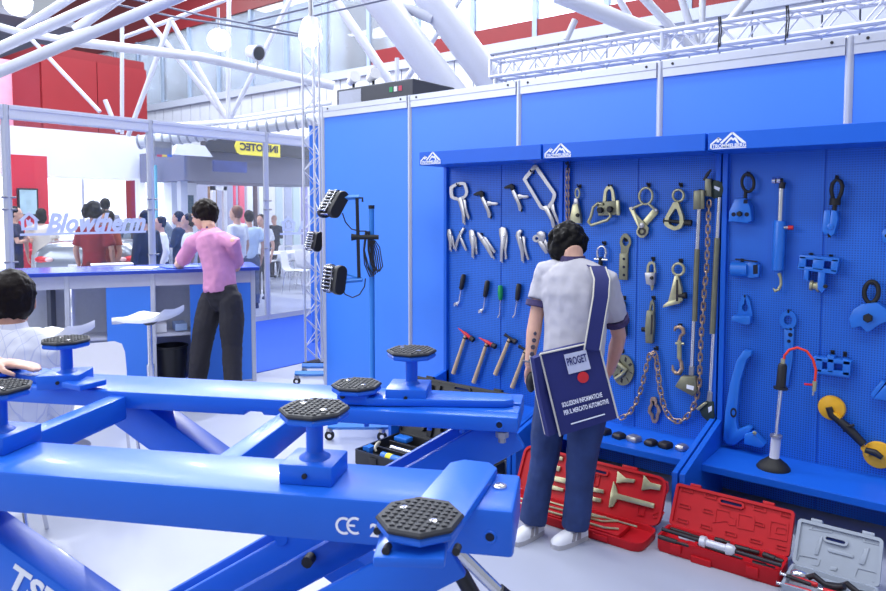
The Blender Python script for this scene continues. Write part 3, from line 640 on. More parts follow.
# --- pulling clamps on the middle rack
GP = 'zinc plated pulling clamps on the middle rack'
def chain(b, pts, pitch, lw, r, Z=None, d=0.03):
    P = [Z.P(p, d) for p in pts] if Z else [Vector(p) for p in pts]
    L = [0]
    for i in range(len(P) - 1): L.append(L[-1] + (P[i + 1] - P[i]).length)
    n = int(L[-1] / pitch); res = []
    def at(s):
        s = min(max(s, 0), L[-1] - 1e-6); i = max(j for j in range(len(P) - 1) if L[j] <= s); return P[i].lerp(P[i + 1], (s - L[i]) / (L[i + 1] - L[i]))
    for k in range(n):
        a, c = at(k * pitch - pitch * .2), at((k + 1) * pitch + pitch * .2); ax = (c - a).normalized(); mid = (a + c) / 2
        side = OUT if k % 2 else OUT.cross(ax).normalized()
        side = (side + (OUT.cross(ax) if k % 2 else OUT) * 0.35).normalized()
        hl = (c - a).length / 2 - lw; pp = []
        for j in range(7): an = math.pi * j / 6 - math.pi / 2; pp.append(mid + ax * (hl + lw * math.cos(an)) + side * lw * math.sin(an))
        for j in range(7): an = math.pi * j / 6 + math.pi / 2; pp.append(mid + ax * (-hl + lw * math.cos(an)) + side * lw * math.sin(an))
        m = MB(); m.tube(pp, r, 6, True); res.append(m)
    return res
t = Tool(Z1, 'pull_chain', 'rusty-toned double chain hung from a hook at the rack header', 'chain', (540, 90)); hook(Z1, (548, 96), .04)
t.rod([(556, 84), (549, 78), (542, 86), (546, 98), (541, 118)], 4, 0.03, DSTEEL, 'hook', 8)
for xs in ((537, 540), (547, 551)):
    for m_ in chain(None, [(xs[0], 112), (xs[0] - 2, 220), (xs[1] - 2, 335)], 0.026, 0.0062, 0.0026, Z1, 0.03): m_.build('chain_link', ZINCD, t.t)
t = Tool(Z2, 'pulling_clamp', 'narrow zinc clamp with a round eye, right of the hanging chain', 'clamp', (75, 200), GP); hook(Z2, (86, 112))
t.oval((74, 140), 9, 20, 4, 0.03, ZINC, 'eye'); t.plate([(62, 188), (84, 184), (93, 230), (97, 268), (54, 266), (52, 236)], 0.008, 0.04, ZINC, 'body', 0.003); t.plate([(66, 162), (80, 162), (84, 190), (62, 190)], 0.015, 0.035, STEEL, 'shank', .002); t.knob((76, 233), 9, 0.04, 0.055, BLACK, 'clamp_screw', 6)
t = Tool(Z2, 'hook_clamp', 'zinc clamp with a curved open hook and arched lifting eye', 'clamp', (210, 200), GP); hook(Z2, (217, 112))
t.ring([(184, 182), (190, 130), (200, 112), (212, 107), (224, 114), (232, 132), (238, 182)], [(197, 178), (201, 136), (208, 124), (216, 124), (221, 138), (224, 178)], 0.020, 0.036, ZINC, 'lifting_eye')
t.plate([(165, 178), (252, 172), (256, 226), (240, 232), (172, 236)], 0.008, 0.045, OLIVE, 'body', .003); t.plate([(240, 170), (254, 170), (256, 234), (242, 234)], 0.045, 0.06, ZINC, 'jaw_plate', .003)
t.rod([(182, 186), (160, 182), (140, 200), (132, 236), (120, 262), (132, 276), (168, 264), (200, 254), (214, 238), (208, 222)], [6, 6.5, 7, 7, 8, 7, 7, 7, 6, 5], 0.05, ZINC, 'hook', 8)
for p in ((172, 212), (214, 208)): t.knob(p, 13, 0.045, 0.07, BLACK, 'clamp_screw', 10)
t = Tool(Z2, 'scissor_pulling_clamp', 'zinc self-tightening scissor clamp hanging from an oval ring', 'clamp', (350, 220), GP); hook(Z2, (377, 106), .03)
t.oval((363, 152), 28, 35, 5.5, 0.032, ZINC, 'ring', 24, 0.1)
t.rod([(352, 184), (305, 205)], 6, 0.034, ZINC, 'link', 8); t.rod([(374, 184), (404, 212)], 6, 0.034, ZINC, 'link', 8)
t.plate([(294, 204), (304, 196), (316, 204), (322, 224), (356, 262), (378, 286), (374, 310), (358, 328), (340, 328), (326, 312), (326, 296), (334, 286)], 0.022, 0.036, ZINC, 'jaw_arm', .002)
t.plate([(418, 212), (408, 202), (396, 206), (362, 246), (334, 276), (326, 300), (340, 312), (354, 300), (372, 276), (404, 240), (416, 226)], 0.008, 0.022, ZINC, 'jaw_arm', .002)
t.knob((347, 276), 11, 0.036, 0.044, STEEL, 'pivot_bolt'); t.ring(circ(346, 302, 17), circ(346, 302, 9), 0.036, 0.042, DSTEEL, 'eye_rim', 20)
for p in ((305, 204), (406, 212)): t.knob(p, 7, 0.036, 0.046, STEEL, 'link_bolt', 10)
t = Tool(Z2, 'jaw_clamp', 'zinc two-jaw clamp with round eye and black cross screw', 'clamp', (490, 230), GP); hook(Z2, (513, 106), .03)
t.oval((500, 150), 23, 25, 5.5, 0.03, ZINC, 'ring', 22)
t.ring([(486, 178), (506, 178), (526, 236), (530, 262), (518, 288), (490, 298), (462, 286), (446, 272), (452, 240)], [(492, 206), (500, 206), (512, 240), (512, 270), (494, 282), (470, 272), (464, 262), (468, 242)], 0.014, 0.044, ZINC, 'jaws', 36)
t.rod([(438, 256), (470, 258)], [11, 10], 0.03, BLACK, 'screw_head', 10); t.rod([(462, 258), (526, 264)], 7, 0.03, BLACK, 'cross_screw', 10); t.rod([(526, 264), (556, 266)], 12, 0.03, BLACK, 'screw_nut', 6)
t = Tool(Z2, 'flat_pull_bar', 'flat olive zinc pull bar with an eye and three holes', 'pull bar', (275, 400), GP)
t.ring([(254, 350), (258, 326), (272, 310), (284, 310), (300, 328), (303, 350), (292, 376), (290, 396), (258, 396), (260, 372)], [(265, 346), (268, 334), (278, 328), (288, 334), (294, 348), (286, 360), (280, 364), (272, 360)], 0.012, 0.022, OLIVE, 'eye', 32)
t.plate([(256, 394), (291, 394), (289, 506), (252, 504)], 0.012, 0.030, OLIVE, 'bar', .002); hook(Z2, (279, 336), .02)
for y in (418, 452, 486): t.knob((270, y), 6, 0.030, 0.0312, mat('dark_opening', (12, 20, 48), 0.8), 'bolt_hole', 12)
t = Tool(Z2, 'bow_shackle', 'bright bow shackle above the person\'s shoulder', 'shackle', (176, 400), GP); hook(Z2, (190, 352), .03)
t.rod([(160, 412), (157, 392), (160, 374), (170, 365), (182, 364), (192, 374), (194, 392), (190, 412)], [6, 5, 5, 5, 5, 5, 5, 6], 0.03, CHROME, 'bow', 8); t.rod([(146, 418), (202, 422)], 6, 0.03, CHROME, 'pin', 8); t.rod([(172, 412), (170, 452)], [9, 11], 0.03, BLACK, 'swivel', 10)
t = Tool(Z2, 'clevis_coupling', 'small zinc clevis coupling with a square loop', 'coupling', (388, 480), GP); hook(Z2, (396, 418), .025)
t.ring([(368, 478), (370, 446), (378, 430), (392, 427), (404, 436), (408, 476)], [(378, 474), (379, 448), (385, 440), (393, 438), (399, 446), (400, 474)], 0.02, 0.034, ZINC, 'loop', 28)
t.plate([(366, 474), (410, 474), (406, 524), (394, 530), (372, 522)], 0.008, 0.042, STEEL, 'body', .003); t.knob((388, 498), 8, 0.042, 0.05, DSTEEL, 'bolt', 6); t.rod([(386, 520), (390, 536), (388, 550)], [10, 8, 4], 0.025, ZINC, 'hook_tip', 8)
t = Tool(Z2, 'screw_clamp', 'zinc clamp with round eye and black knob below the two-jaw clamp', 'clamp', (495, 500), GP); hook(Z2, (513, 426), .03)
t.oval((500, 462), 24, 25, 6, 0.03, ZINC, 'ring', 22); t.plate([(490, 488), (506, 486), (520, 540), (524, 590), (512, 604), (470, 612), (462, 600), (476, 545)], 0.012, 0.042, ZINC, 'body', .003)
t.plate([(492, 506), (498, 506), (500, 596), (490, 596)], 0.042, 0.046, DSTEEL, 'slot', 0); t.plate([(462, 596), (514, 584), (512, 604), (440, 622), (442, 612)], 0.02, 0.045, ZINC, 'lower_jaw', .002); t.rod([(500, 574), (534, 572)], [9, 13], 0.032, BLACK, 'clamp_screw', 10)
# --- two long ratchet posts and the big chain
def post(lb, Za, top, rows, head, face):
    t = Tool(Z2, 'chain_post', lb, 'puller post', top, 'long telescopic puller posts'); return t
t = post('long telescopic puller post with box head at the bottom, left of the big chain', Z2, (590, 200), 0, 0, 0)
t.plate([(574, 130), (610, 126), (612, 206), (572, 210)], 0.006, 0.05, OLIVE, 'top_bracket', .004); t.plate([(598, 127), (612, 127), (612, 206), (600, 208)], 0.05, 0.065, OLIVE, 'bracket_ear', .003)
t.rod([(588, 206), (578, 424)], 8.5, 0.03, CHROME, 'upper_rod', 10); t.Z = Z3
t.rod([(391, 2), (386, 152)], 9.0, 0.03, OLIVE, 'sleeve', 12); t.rod([(396, -115), (391, 4)], 9.6, 0.03, OLIVE, 'sleeve', 12)
t.rod([(383, 150), (376, 322)], 7.0, 0.03, CHROME, 'lower_rod', 10); t.rod([(377, 318), (374, 352)], [10, 9], 0.03, STEEL, 'coupling_nut', 6)
t.plate([(323, 388), (346, 350), (398, 352), (404, 408), (388, 424)], 0.008, 0.055, OLIVE, 'foot_box', .004); t.plate([(357, 386), (384, 392), (382, 408), (356, 400)], 0.055, 0.0558, PAPER, 'sticker', 0)
hook(Z2, (593, 134), .01)
t = post('long telescopic puller post with dark wheel plates, right of the big chain', Z2, (665, 160), 0, 0, 0)
t.plate(circ(664, 124, 33, 40, 22), 0.008, 0.03, mat('dark_green_plate', (44, 60, 56), 0.5, 0.2), 'wheel_plate', .003); t.plate([(622, 80), (646, 80), (648, 156), (620, 152)], 0.008, 0.05, OLIVE, 'bracket', .003); t.plate([(652, 108), (676, 118), (672, 132), (650, 120)], 0.03, 0.0308, PAPER, 'sticker', 0); t.rod([(606, 86), (622, 62), (638, 40)], [4, 7, 3], 0.04, DSTEEL, 'pawl', 6)
t.rod([(674, 158), (664, 334)], 8, 0.03, CHROME, 'upper_rod', 10); t.Z = Z3
t.rod([(470, -155), (452, 198)], 10, 0.03, OLIVE, 'sleeve', 12); t.rod([(456, 196), (444, 420)], 7, 0.03, CHROME, 'lower_rod', 10); t.rod([(445, 412), (442, 446)], [9, 10], 0.03, STEEL, 'coupling_nut', 6)
t.plate([(404, 462), (438, 440), (462, 446), (466, 502), (448, 524), (420, 500)], 0.008, 0.04, mat('dark_green_plate', (44, 60, 56)), 'wheel_plate', .004); t.plate([(398, 470), (430, 446), (440, 450), (408, 478)], 0.015, 0.055, ZINC, 'foot_lip', .003); t.plate([(436, 470), (450, 464), (450, 482), (438, 490)], 0.04, 0.0408, PAPER, 'sticker', 0)
t = Tool(Z3, 'pulling_chain', 'long zinc chain looped down from the puller posts to a hook', 'chain', (320, 500)); hook(Z3, (248, 252), .04)
pts = [tuple(Vector((Z2.uv(p)[0], Z2.uv(p)[1]))) for p in [(630, 168), (626, 260), (622, 400), (617, 500)]]
pts = [((u - 590) * 3.693, (v - 280) * 3.693) for u, v in pts] + [(424, 10), (418, 110), (410, 220), (406, 320), (404, 390), (390, 450), (366, 500), (338, 522), (310, 524), (286, 500), (270, 460), (258, 400), (250, 330), (243, 268), (232, 262), (220, 272), (206, 330), (190, 400), (170, 455), (145, 494), (104, 516)]
for m_ in chain(None, pts, 0.037, 0.0125, 0.0045, Z3, 0.035): m_.build('chain_link', ZINCD, t.t)
t = Tool(Z3, 'swivel_hook', 'zinc double-ended swivel hook beside the puller post', 'hook', (328, 250), GP); hook(Z3, (335, 168), .03)
t.rod([(312, 188), (316, 176), (330, 172), (344, 182), (346, 196), (334, 208), (330, 226)], [4, 7, 8, 8, 7, 6, 6], 0.03, ZINCD, 'upper_hook', 10); t.rod([(330, 224), (330, 290)], [9, 9], 0.03, ZINC, 'swivel', 8)
t.rod([(316, 234), (348, 236)], 5, 0.03, ZINC, 'pin', 8); t.rod([(328, 284), (336, 302), (340, 326), (330, 344), (316, 344), (306, 332), (305, 314)], [6, 7, 8, 8, 8, 6, 3], 0.03, ZINCD, 'lower_hook', 10)
t = Tool(Z3, 'narrow_clamp', 'narrow olive pulling clamp with a side screw left of the big chain', 'clamp', (225, 150), GP); hook(Z3, (237, 66), .03)
t.ring([(222, 110), (226, 80), (234, 70), (240, 84), (242, 130)], [(228, 112), (231, 92), (234, 86), (236, 96), (236, 120)], 0.016, 0.034, OLIVE, 'eye', 24); t.plate([(216, 110), (242, 112), (244, 160), (238, 232), (212, 230), (210, 170)], 0.008, 0.042, OLIVE, 'body', .004); t.plate([(226, 128), (232, 128), (230, 200), (224, 200)], 0.042, 0.044, DSTEEL, 'slot', 0); t.rod([(192, 182), (216, 184)], [9, 7], 0.028, BLACK, 'clamp_screw', 8)
t = Tool(Z3, 'chain_shortener_plate', 'dull wavy steel link plate below the big chain', 'link plate', (240, 480), GP)
t.ring([(228, 432), (242, 430), (250, 442), (248, 456), (258, 466), (264, 482), (256, 498), (254, 516), (246, 528), (234, 526), (228, 512), (226, 500), (216, 488), (218, 466), (226, 456), (224, 442)], [(233, 446), (240, 446), (240, 458), (250, 474), (250, 486), (245, 498), (245, 512), (240, 516), (236, 510), (236, 498), (226, 484), (228, 472), (234, 462)], 0.01, 0.022, ZINCD, 'plate', 40); hook(Z3, (237, 452), .02)
t = Tool(Z3, 'disc_clamp', 'round zinc disc with a clamp beside the person\'s right hand', 'disc', (125, 330), GP); hook(Z3, (122, 262), .02)
t.ring(circ(124, 332, 40, 57, 32), circ(118, 336, 5, 6, 32), 0.010, 0.020, OLIVE, 'disc', 36)
for k in range(8):
    a = math.radians(45 * k + 15); t.plate([(124 + 22 * math.cos(a) - 3, 332 + 32 * math.sin(a) - 3), (124 + 34 * math.cos(a) - 3, 332 + 48 * math.sin(a) - 3), (124 + 34 * math.cos(a) + 4, 332 + 48 * math.sin(a) + 4), (124 + 22 * math.cos(a) + 4, 332 + 32 * math.sin(a) + 4)], 0.020, 0.0208, DSTEEL, 'slot', 0)
t.rod([(92, 300), (112, 316), (132, 330), (118, 350), (92, 366)], [7, 8, 8, 8, 6], 0.035, ZINC, 'clamp_arm', 8)
t = Tool(Z3, 'padlock_clamp', 'dark olive padlock-shaped clamp behind the person\'s right arm', 'clamp', (126, 150), GP); hook(Z3, (128, 66), .03)
t.plate([(100, 70), (134, 80), (134, 104), (108, 100)], 0.01, 0.04, DSTEEL, 'bracket', .003); t.rod([(112, 138), (110, 118), (120, 108), (130, 118), (130, 140)], 4, 0.03, ZINC, 'shackle', 8); t.plate([(104, 138), (138, 140), (140, 206), (108, 208)], 0.01, 0.045, mat('dark_green_plate', (44, 60, 56)), 'body', .004)
# --- tools on the near rack
GB = 'light blue body-pulling clamps on the near rack'
t = Tool(Z4, 'eye_clamp', 'light blue block clamp hanging from a black oval eye, top left of the near rack', 'clamp', (115, 200), GB); hook(Z4, (134, 84), .02)
t.oval((132, 114), 21, 31, 5.5, 0.04, BLACK, 'eye', 22, -0.1); t.rod([(124, 144), (122, 168)], 6, 0.04, BLACK, 'shank', 10)
t.plate([(98, 170), (134, 168), (150, 196), (156, 244), (140, 254), (112, 250), (76, 248), (78, 212)], 0.008, 0.075, TBLUE, 'body', .005); t.plate([(118, 172), (132, 172), (130, 186), (116, 186)], 0.075, 0.076, mat('dark_opening', (12, 20, 48)), 'slot', 0)
for p in ((82, 224), (128, 224)): t.knob(p, 8, 0.075, 0.076, mat('dark_opening', (12, 20, 48)), 'bolt_hole', 10)
t.knob((104, 222), 10, 0.075, 0.10, BLACK, 'clamp_screw', 6)
t = Tool(Z4, 'hydraulic_ram', 'blue hydraulic pulling ram with chrome rod and hook', 'hydraulic ram', (240, 300), GB)
t.rod([(222, 107), (254, 106)], [8, 8], 0.045, DSTEEL, 'cross_pin', 10); t.rod([(217, 107), (229, 107)], 12, 0.05, CHROME, 'pin_head', 10); t.rod([(234, 106), (246, 106)], 12.5, 0.05, CHROME, 'clevis_ring', 10)
t.rod([(252, 112), (249, 134)], [11, 10], 0.045, DSTEEL, 'rod_end', 10); t.rod([(248, 130), (243, 250)], 8.5, 0.045, CHROME, 'piston_rod', 12)
t.rod([(244, 246), (243, 252), (236, 412), (236, 418)], [18, 20, 20, 18], 0.045, TBLUE, 'cylinder', 18); t.rod([(256, 270), (276, 270)], 6, 0.055, STEEL, 'port_nipple', 8); t.rod([(272, 270), (290, 270)], 7.5, 0.055, REDP, 'port_cap', 10)
t.rod([(236, 418), (235, 430)], [6, 6], 0.045, TBLUE, 'hook_shank', 8); t.rod([(240, 428), (246, 446), (247, 468), (238, 486), (226, 490), (220, 480)], [7, 5, 5, 6, 6, 3], 0.045, ZINC, 'hook', 10); hook(Z4, (248, 118), .03)
t = Tool(Z4, 'eye_clamp', 'slim light blue clamp hanging from a black pear-shaped eye', 'clamp', (430, 230), GB); hook(Z4, (442, 98), .02)
t.rod([(428, 176), (422, 140), (426, 116), (440, 102), (454, 108), (461, 126), (456, 150), (444, 178)], 6.5, 0.045, BLACK, 'eye', 8, True); t.rod([(436, 168), (434, 192)], [17, 17], 0.045, BLACK, 'swivel_collar', 12); t.rod([(434, 190), (432, 214)], 7, 0.045, BLACK, 'shank', 8)
t.plate([(404, 210), (426, 208), (424, 286), (408, 294), (396, 280)], 0.008, 0.07, TBLUE, 'jaw', .005); t.plate([(428, 208), (448, 212), (452, 240), (440, 290), (428, 300), (418, 290)], 0.008, 0.07, TBLUE, 'jaw', .005); t.knob((418, 266), 10, 0.07, 0.078, TBLUE, 'clamp_bolt', 12); t.rod([(414, 288), (416, 304)], [6, 4], 0.045, BLACK, 'screw_tip', 8)
t = Tool(Z4, 'pipe_clamp', 'light blue rounded pipe clamp on the near rack, left column', 'clamp', (120, 415), GB)
b = MB(); b.tube([Z4.P((76, 414), 0.035), Z4.P((132, 416), 0.035)], Z4.m(27), 16); b.build('barrel', TBLUE, t.t); t.plate([(128, 392), (164, 384), (166, 392), (180, 400), (176, 440), (146, 444), (132, 436)], 0.008, 0.055, TBLUE, 'jaw_block', .004); t.plate([(150, 400), (166, 398), (166, 430), (150, 432)], 0.055, 0.056, mat('dark_opening', (12, 20, 48)), 'slot', 0); t.rod([(88, 380), (164, 388)], 2.5, 0.06, DSTEEL, 'hinge_wire', 6); hook(Z4, (112, 386), .01)
t = Tool(Z4, 'pulley_clamp', 'light blue double-slotted pulley clamp with a brass roller', 'clamp', (385, 400), GB)
t.plates([[(320, 362), (458, 374), (456, 388), (318, 376)], [(314, 400), (450, 414), (446, 430), (312, 412)], [(320, 366), (344, 368), (340, 412), (314, 408)], [(368, 372), (406, 376), (402, 418), (362, 412)], [(430, 376), (456, 378), (448, 424), (426, 420)]], 0.008, 0.075, TBLUE, 'frame', .004)
t.plate([(318, 370), (452, 380), (446, 424), (314, 408)], 0.006, 0.02, UNIT, 'back_plate', 0); t.plates([[(336, 412), (352, 414), (350, 452), (334, 446)], [(384, 420), (408, 424), (404, 466), (412, 476), (396, 494), (380, 478)]], 0.008, 0.075, TBLUE, 'cheek', .004)
b = MB(); p = Z4.P((364, 470), 0.045); q = Z4.P((392, 474), 0.045); ax = (q - p); b.lathe(Z4.P((348, 470), .045), ax, [(Z4.m(18), 0), (Z4.m(18), Z4.m(8)), (Z4.m(13), Z4.m(10)), (Z4.m(13), Z4.m(20)), (Z4.m(20), Z4.m(22)), (Z4.m(20), Z4.m(30))], 18); b.build('roller', ZINC, t.t); t.knob((402, 474), 7, 0.075, 0.085, BLACK, 'axle_bolt', 8); hook(Z4, (420, 372), .01); hook(Z4, (352, 366), .01)
t = Tool(Z5, 'hook_plate', 'light blue hook plate with a keyhole and bent foot', 'hook plate', (96, 60), GB)
t.ring([(78, 72), (84, 36), (94, 14), (104, 12), (114, 30), (122, 72)], [(92, 52), (93, 42), (98, 38), (99, 26), (103, 26), (106, 38), (110, 48), (106, 58), (98, 60)], 0.008, 0.024, TBLUE, 'plate', 36); t.plate([(70, 70), (122, 70), (120, 92), (108, 94), (68, 82)], 0.008, 0.07, TBLUE, 'foot', .003); hook(Z5, (101, 20), .02)
t = Tool(Z5, 'ring_spanner_plate', 'long light blue slotted spanner plate behind the suction puller', 'spanner', (222, 150), GB)
t.ring(circ(221, 84, 24, 27, 28), circ(221, 84, 12, 13, 28), 0.008, 0.022, TBLUE, 'ring_head', 36); t.plate([(210, 106), (238, 108), (234, 190), (222, 268), (208, 270), (210, 190)], 0.008, 0.022, TBLUE, 'bar', .002)
for p, r in (((226, 126), 6), ((222, 144), 5), ((227, 110), 4)): t.knob(p, r, 0.022, 0.023, mat('dark_opening', (12, 20, 48)), 'hole', 12)
hook(Z5, (223, 62), .02)
t = Tool(Z5, 'wide_jaw_clamp', 'big light blue jaw clamp under a black oval eye at the right edge', 'clamp', (450, 60), GB)
t.oval((454, 6), 20, 30, 6, 0.05, BLACK, 'eye', 20, 0.1); t.rod([(450, 32), (448, 46)], 8, 0.05, BLACK, 'shank', 8); t.plate([(396, 76), (408, 50), (432, 36), (474, 32), (500, 50), (504, 84), (482, 92), (446, 116), (428, 98), (402, 104)], 0.008, 0.07, TBLUE, 'body', .005); t.knob((445, 78), 12, 0.07, 0.10, BLACK, 'clamp_screw', 6); hook(Z5, (458, -22), .02)
t = Tool(Z4, 'side_bracket', 'small light blue bracket cut by the right edge of the picture, upper one', 'bracket', (608, 300), GB)
t.plate([(600, 284), (612, 272), (650, 276), (650, 318), (604, 320)], 0.006, 0.05, TBLUE, 'block', .004); t.knob((615, 298), 6, 0.05, 0.056, BLACK, 'bolt', 8); hook(Z4, (620, 270), .02)
t = Tool(Z5, 'c_frame_arm', 'long light blue C-shaped pulling arm with a wedge foot', 'pulling arm', (80, 300), GB); hook(Z5, (112, 176), .03)
t.plate([(100, 166), (122, 168), (124, 180), (110, 192), (92, 250), (86, 300), (80, 360), (84, 388), (112, 376), (124, 384), (112, 404), (76, 430), (54, 428), (44, 412), (50, 330), (62, 262), (80, 196)], 0.012, 0.06, TBLUE, 'frame', .006)
t.plate([(106, 398), (128, 392), (162, 428), (150, 436), (104, 424)], 0.012, 0.08, TBLUE, 'wedge', .004); t.knob((126, 402), 6, 0.08, 0.088, ZINC, 'wedge_bolt', 8); t.ring(circ(66, 345, 9, 14, 18), circ(66, 345, 5, 8, 18), 0.06, 0.0612, mat('dark_opening', (12, 20, 48)), 'stamp', 20)
t = Tool(Z5, 'rail_clamp', 'light blue three-tooth rail clamp above the yellow suction lifter', 'clamp', (350, 210), GB)
t.plates([[(296, 182), (402, 196), (400, 208), (294, 194)], [(298, 216), (398, 226), (396, 242), (302, 230)], [(302, 186), (322, 188), (320, 228), (300, 224)], [(334, 178), (354, 182), (352, 230), (334, 226)], [(378, 188), (400, 196), (398, 238), (376, 234)]], 0.008, 0.06, TBLUE, 'tooth_rail', .004); t.plate([(300, 190), (398, 200), (394, 236), (302, 226)], 0.006, 0.02, UNIT, 'back_plate', 0); hook(Z5, (345, 176), .015); hook(Z5, (380, 180), .015)
t = Tool(Z5, 'cut_clamp', 'light blue ribbed clamp cut by the right edge of the picture, lower one', 'clamp', (480, 280), GB)
t.plates([[(454, 288), (486, 250), (496, 256), (462, 300)], [(462, 300), (496, 262), (520, 270), (520, 310), (480, 304)]], 0.008, 0.055, TBLUE, 'body', .004); hook(Z5, (490, 262), .01)
t = Tool(Z5, 'suction_lifter', 'yellow twin-cup glass suction lifter hung diagonally', 'suction lifter', (408, 395))
for c, r in (((343, 331), 35), ((474, 463), 37)):
    p = Z5.P(c, 0.01); t_ = MB(); R_ = Z5.m(r); t_.lathe(p, OUT, [(R_, 0), (R_, 0.008), (R_ * .93, 0.018), (R_ * .7, 0.022), (R_ * .3, 0.03), (0.006, 0.03)], 30); c_ = t_.build('cup', YEL, t.t, 30)
    MB().lathe(Z5.P(c, 0.003), OUT, [(R_ * .98, 0), (R_ * .98, 0.008)], 28).build('rubber_lip', BLACK, c_)
t.rod([(334, 330), (342, 352), (362, 368)], [9, 10, 10], 0.05, BPLAST, 'lever', 8); t.rod([(362, 366), (388, 388), (432, 434)], [11, 13, 11], 0.055, BPLAST, 'grip', 12); t.rod([(436, 450), (464, 458), (484, 472)], [8, 10, 7], 0.05, BPLAST, 'lever', 8)
t.plate([(350, 338), (374, 358), (366, 370), (344, 352)], 0.02, 0.06, YEL, 'bracket', .004); t.plate([(428, 430), (456, 450), (446, 464), (426, 442)], 0.02, 0.06, YEL, 'bracket', .004); t.rod([(388, 384), (406, 380)], [3, 4], 0.075, BPLAST, 'trigger', 6); hook(Z5, (380, 392), .03)
# --- suction dent puller standing on the near shelf
SX = 3.85
def S(u, v): return on(710 + u / 2.8125, 290 + v / 2.8125, 0, SX)
base = S(178, 506); base.z = 0.2705
t = thing('suction_dent_puller', base, 'air-powered dent puller with black rubber cone standing on the shelf', 'dent puller')
mm = lambda px: px / 2.8125 / 693 * (base - CAM).dot(_F)
ax = (S(204, 212) - S(178, 500)).normalized(); ax = Vector((0.0, ax.y, ax.z)).normalized()
b = MB(); b.lathe(base, (0, 0, 1), [(mm(44), 0), (mm(44), 0.006), (mm(36), mm(14)), (mm(20), mm(26)), (mm(15), mm(30))], 28); b.build('rubber_cone', BLACK, t)
hgt = (S(203, 212) - S(178, 506)).length
def AX(k): return base + ax * (hgt * k)
MB().tube([AX(0.06), AX(0.075), AX(0.29), AX(.30)], [mm(16), mm(13), mm(13), mm(16)], 16).build('grip_sleeve', LAV, t); MB().tube([AX(.30), AX(.32)], mm(16), 14).build('grip_collar', STEEL, t)
MB().tube([AX(.3), AX(.78)], mm(5.5), 12).build('slide_rod', CHROME, t); MB().tube([AX(.76), AX(.775), AX(.78), AX(.98), AX(1.0)], [mm(19), mm(19), mm(13), mm(12), mm(9)], 16).build('handle', BPLAST, t); MB().tube([AX(1.0), AX(1.045)], mm(6), 10).build('hose_fitting', ZINC, t)
hp = [S(207, 204), S(210, 184), S(224, 168), S(246, 162), S(272, 172), S(290, 196), S(298, 226), S(295, 258)]
MB().tube(hp, mm(3.4), 8).build('air_hose', ORNG, t); MB().tube([S(295, 256), S(293, 284)], [mm(6), mm(5)], 8).build('valve', ZINC, t); MB().tube([S(265, 265), S(292, 267)], mm(3), 6).build('valve_lever', REDP, t); MB().tube([S(292, 284), S(289, 296)], mm(2.5), 6).build('nipple', STEEL, t)
# --- dollies on the middle shelf
for i, (u, v, w, m_, lb) in enumerate([(605, 434, .055, DSTEEL, 'dark steel dolly block on the middle shelf, nearest the shoulder bag'), (619, 438, .06, DSTEEL, 'flat dark steel dolly block, second along the middle shelf'), (634, 441, .07, STEEL, 'bright rounded steel dolly block on the middle shelf'), (651, 445, .055, DSTEEL, 'curved dark steel dolly block, right of the bright one'), (665.5, 447.5, .062, DSTEEL, 'wedge-shaped dark steel dolly block, fifth along the middle shelf'), (682, 450, .05, STEEL, 'squat steel dolly block beside the rack side panel')]):
    p = on(u, v, 2, 0.2705); b = MB(); h = .032
    R = rotz(-0.3); q = lambda x, y, z: p + R @ Vector((x, y, 0)) + EZ * z
    ring = lambda k, z: [q(-.03 * k, -w / 2 * k, z), q(.03 * k, -w / 2 * k, z), q(.034 * k, 0, z), q(.03 * k, w / 2 * k, z), q(-.03 * k, w / 2 * k, z), q(-.036 * k, 0, z)]
    b.loft([ring(.94, 0), ring(1.0, .006), ring(1.0, h * .6), ring(.7 if i % 2 else .86, h)]); tag(b.build('dolly_block', m_, None, 40, .002), lb, 'dolly block', 'steel dolly blocks on the rack shelf')
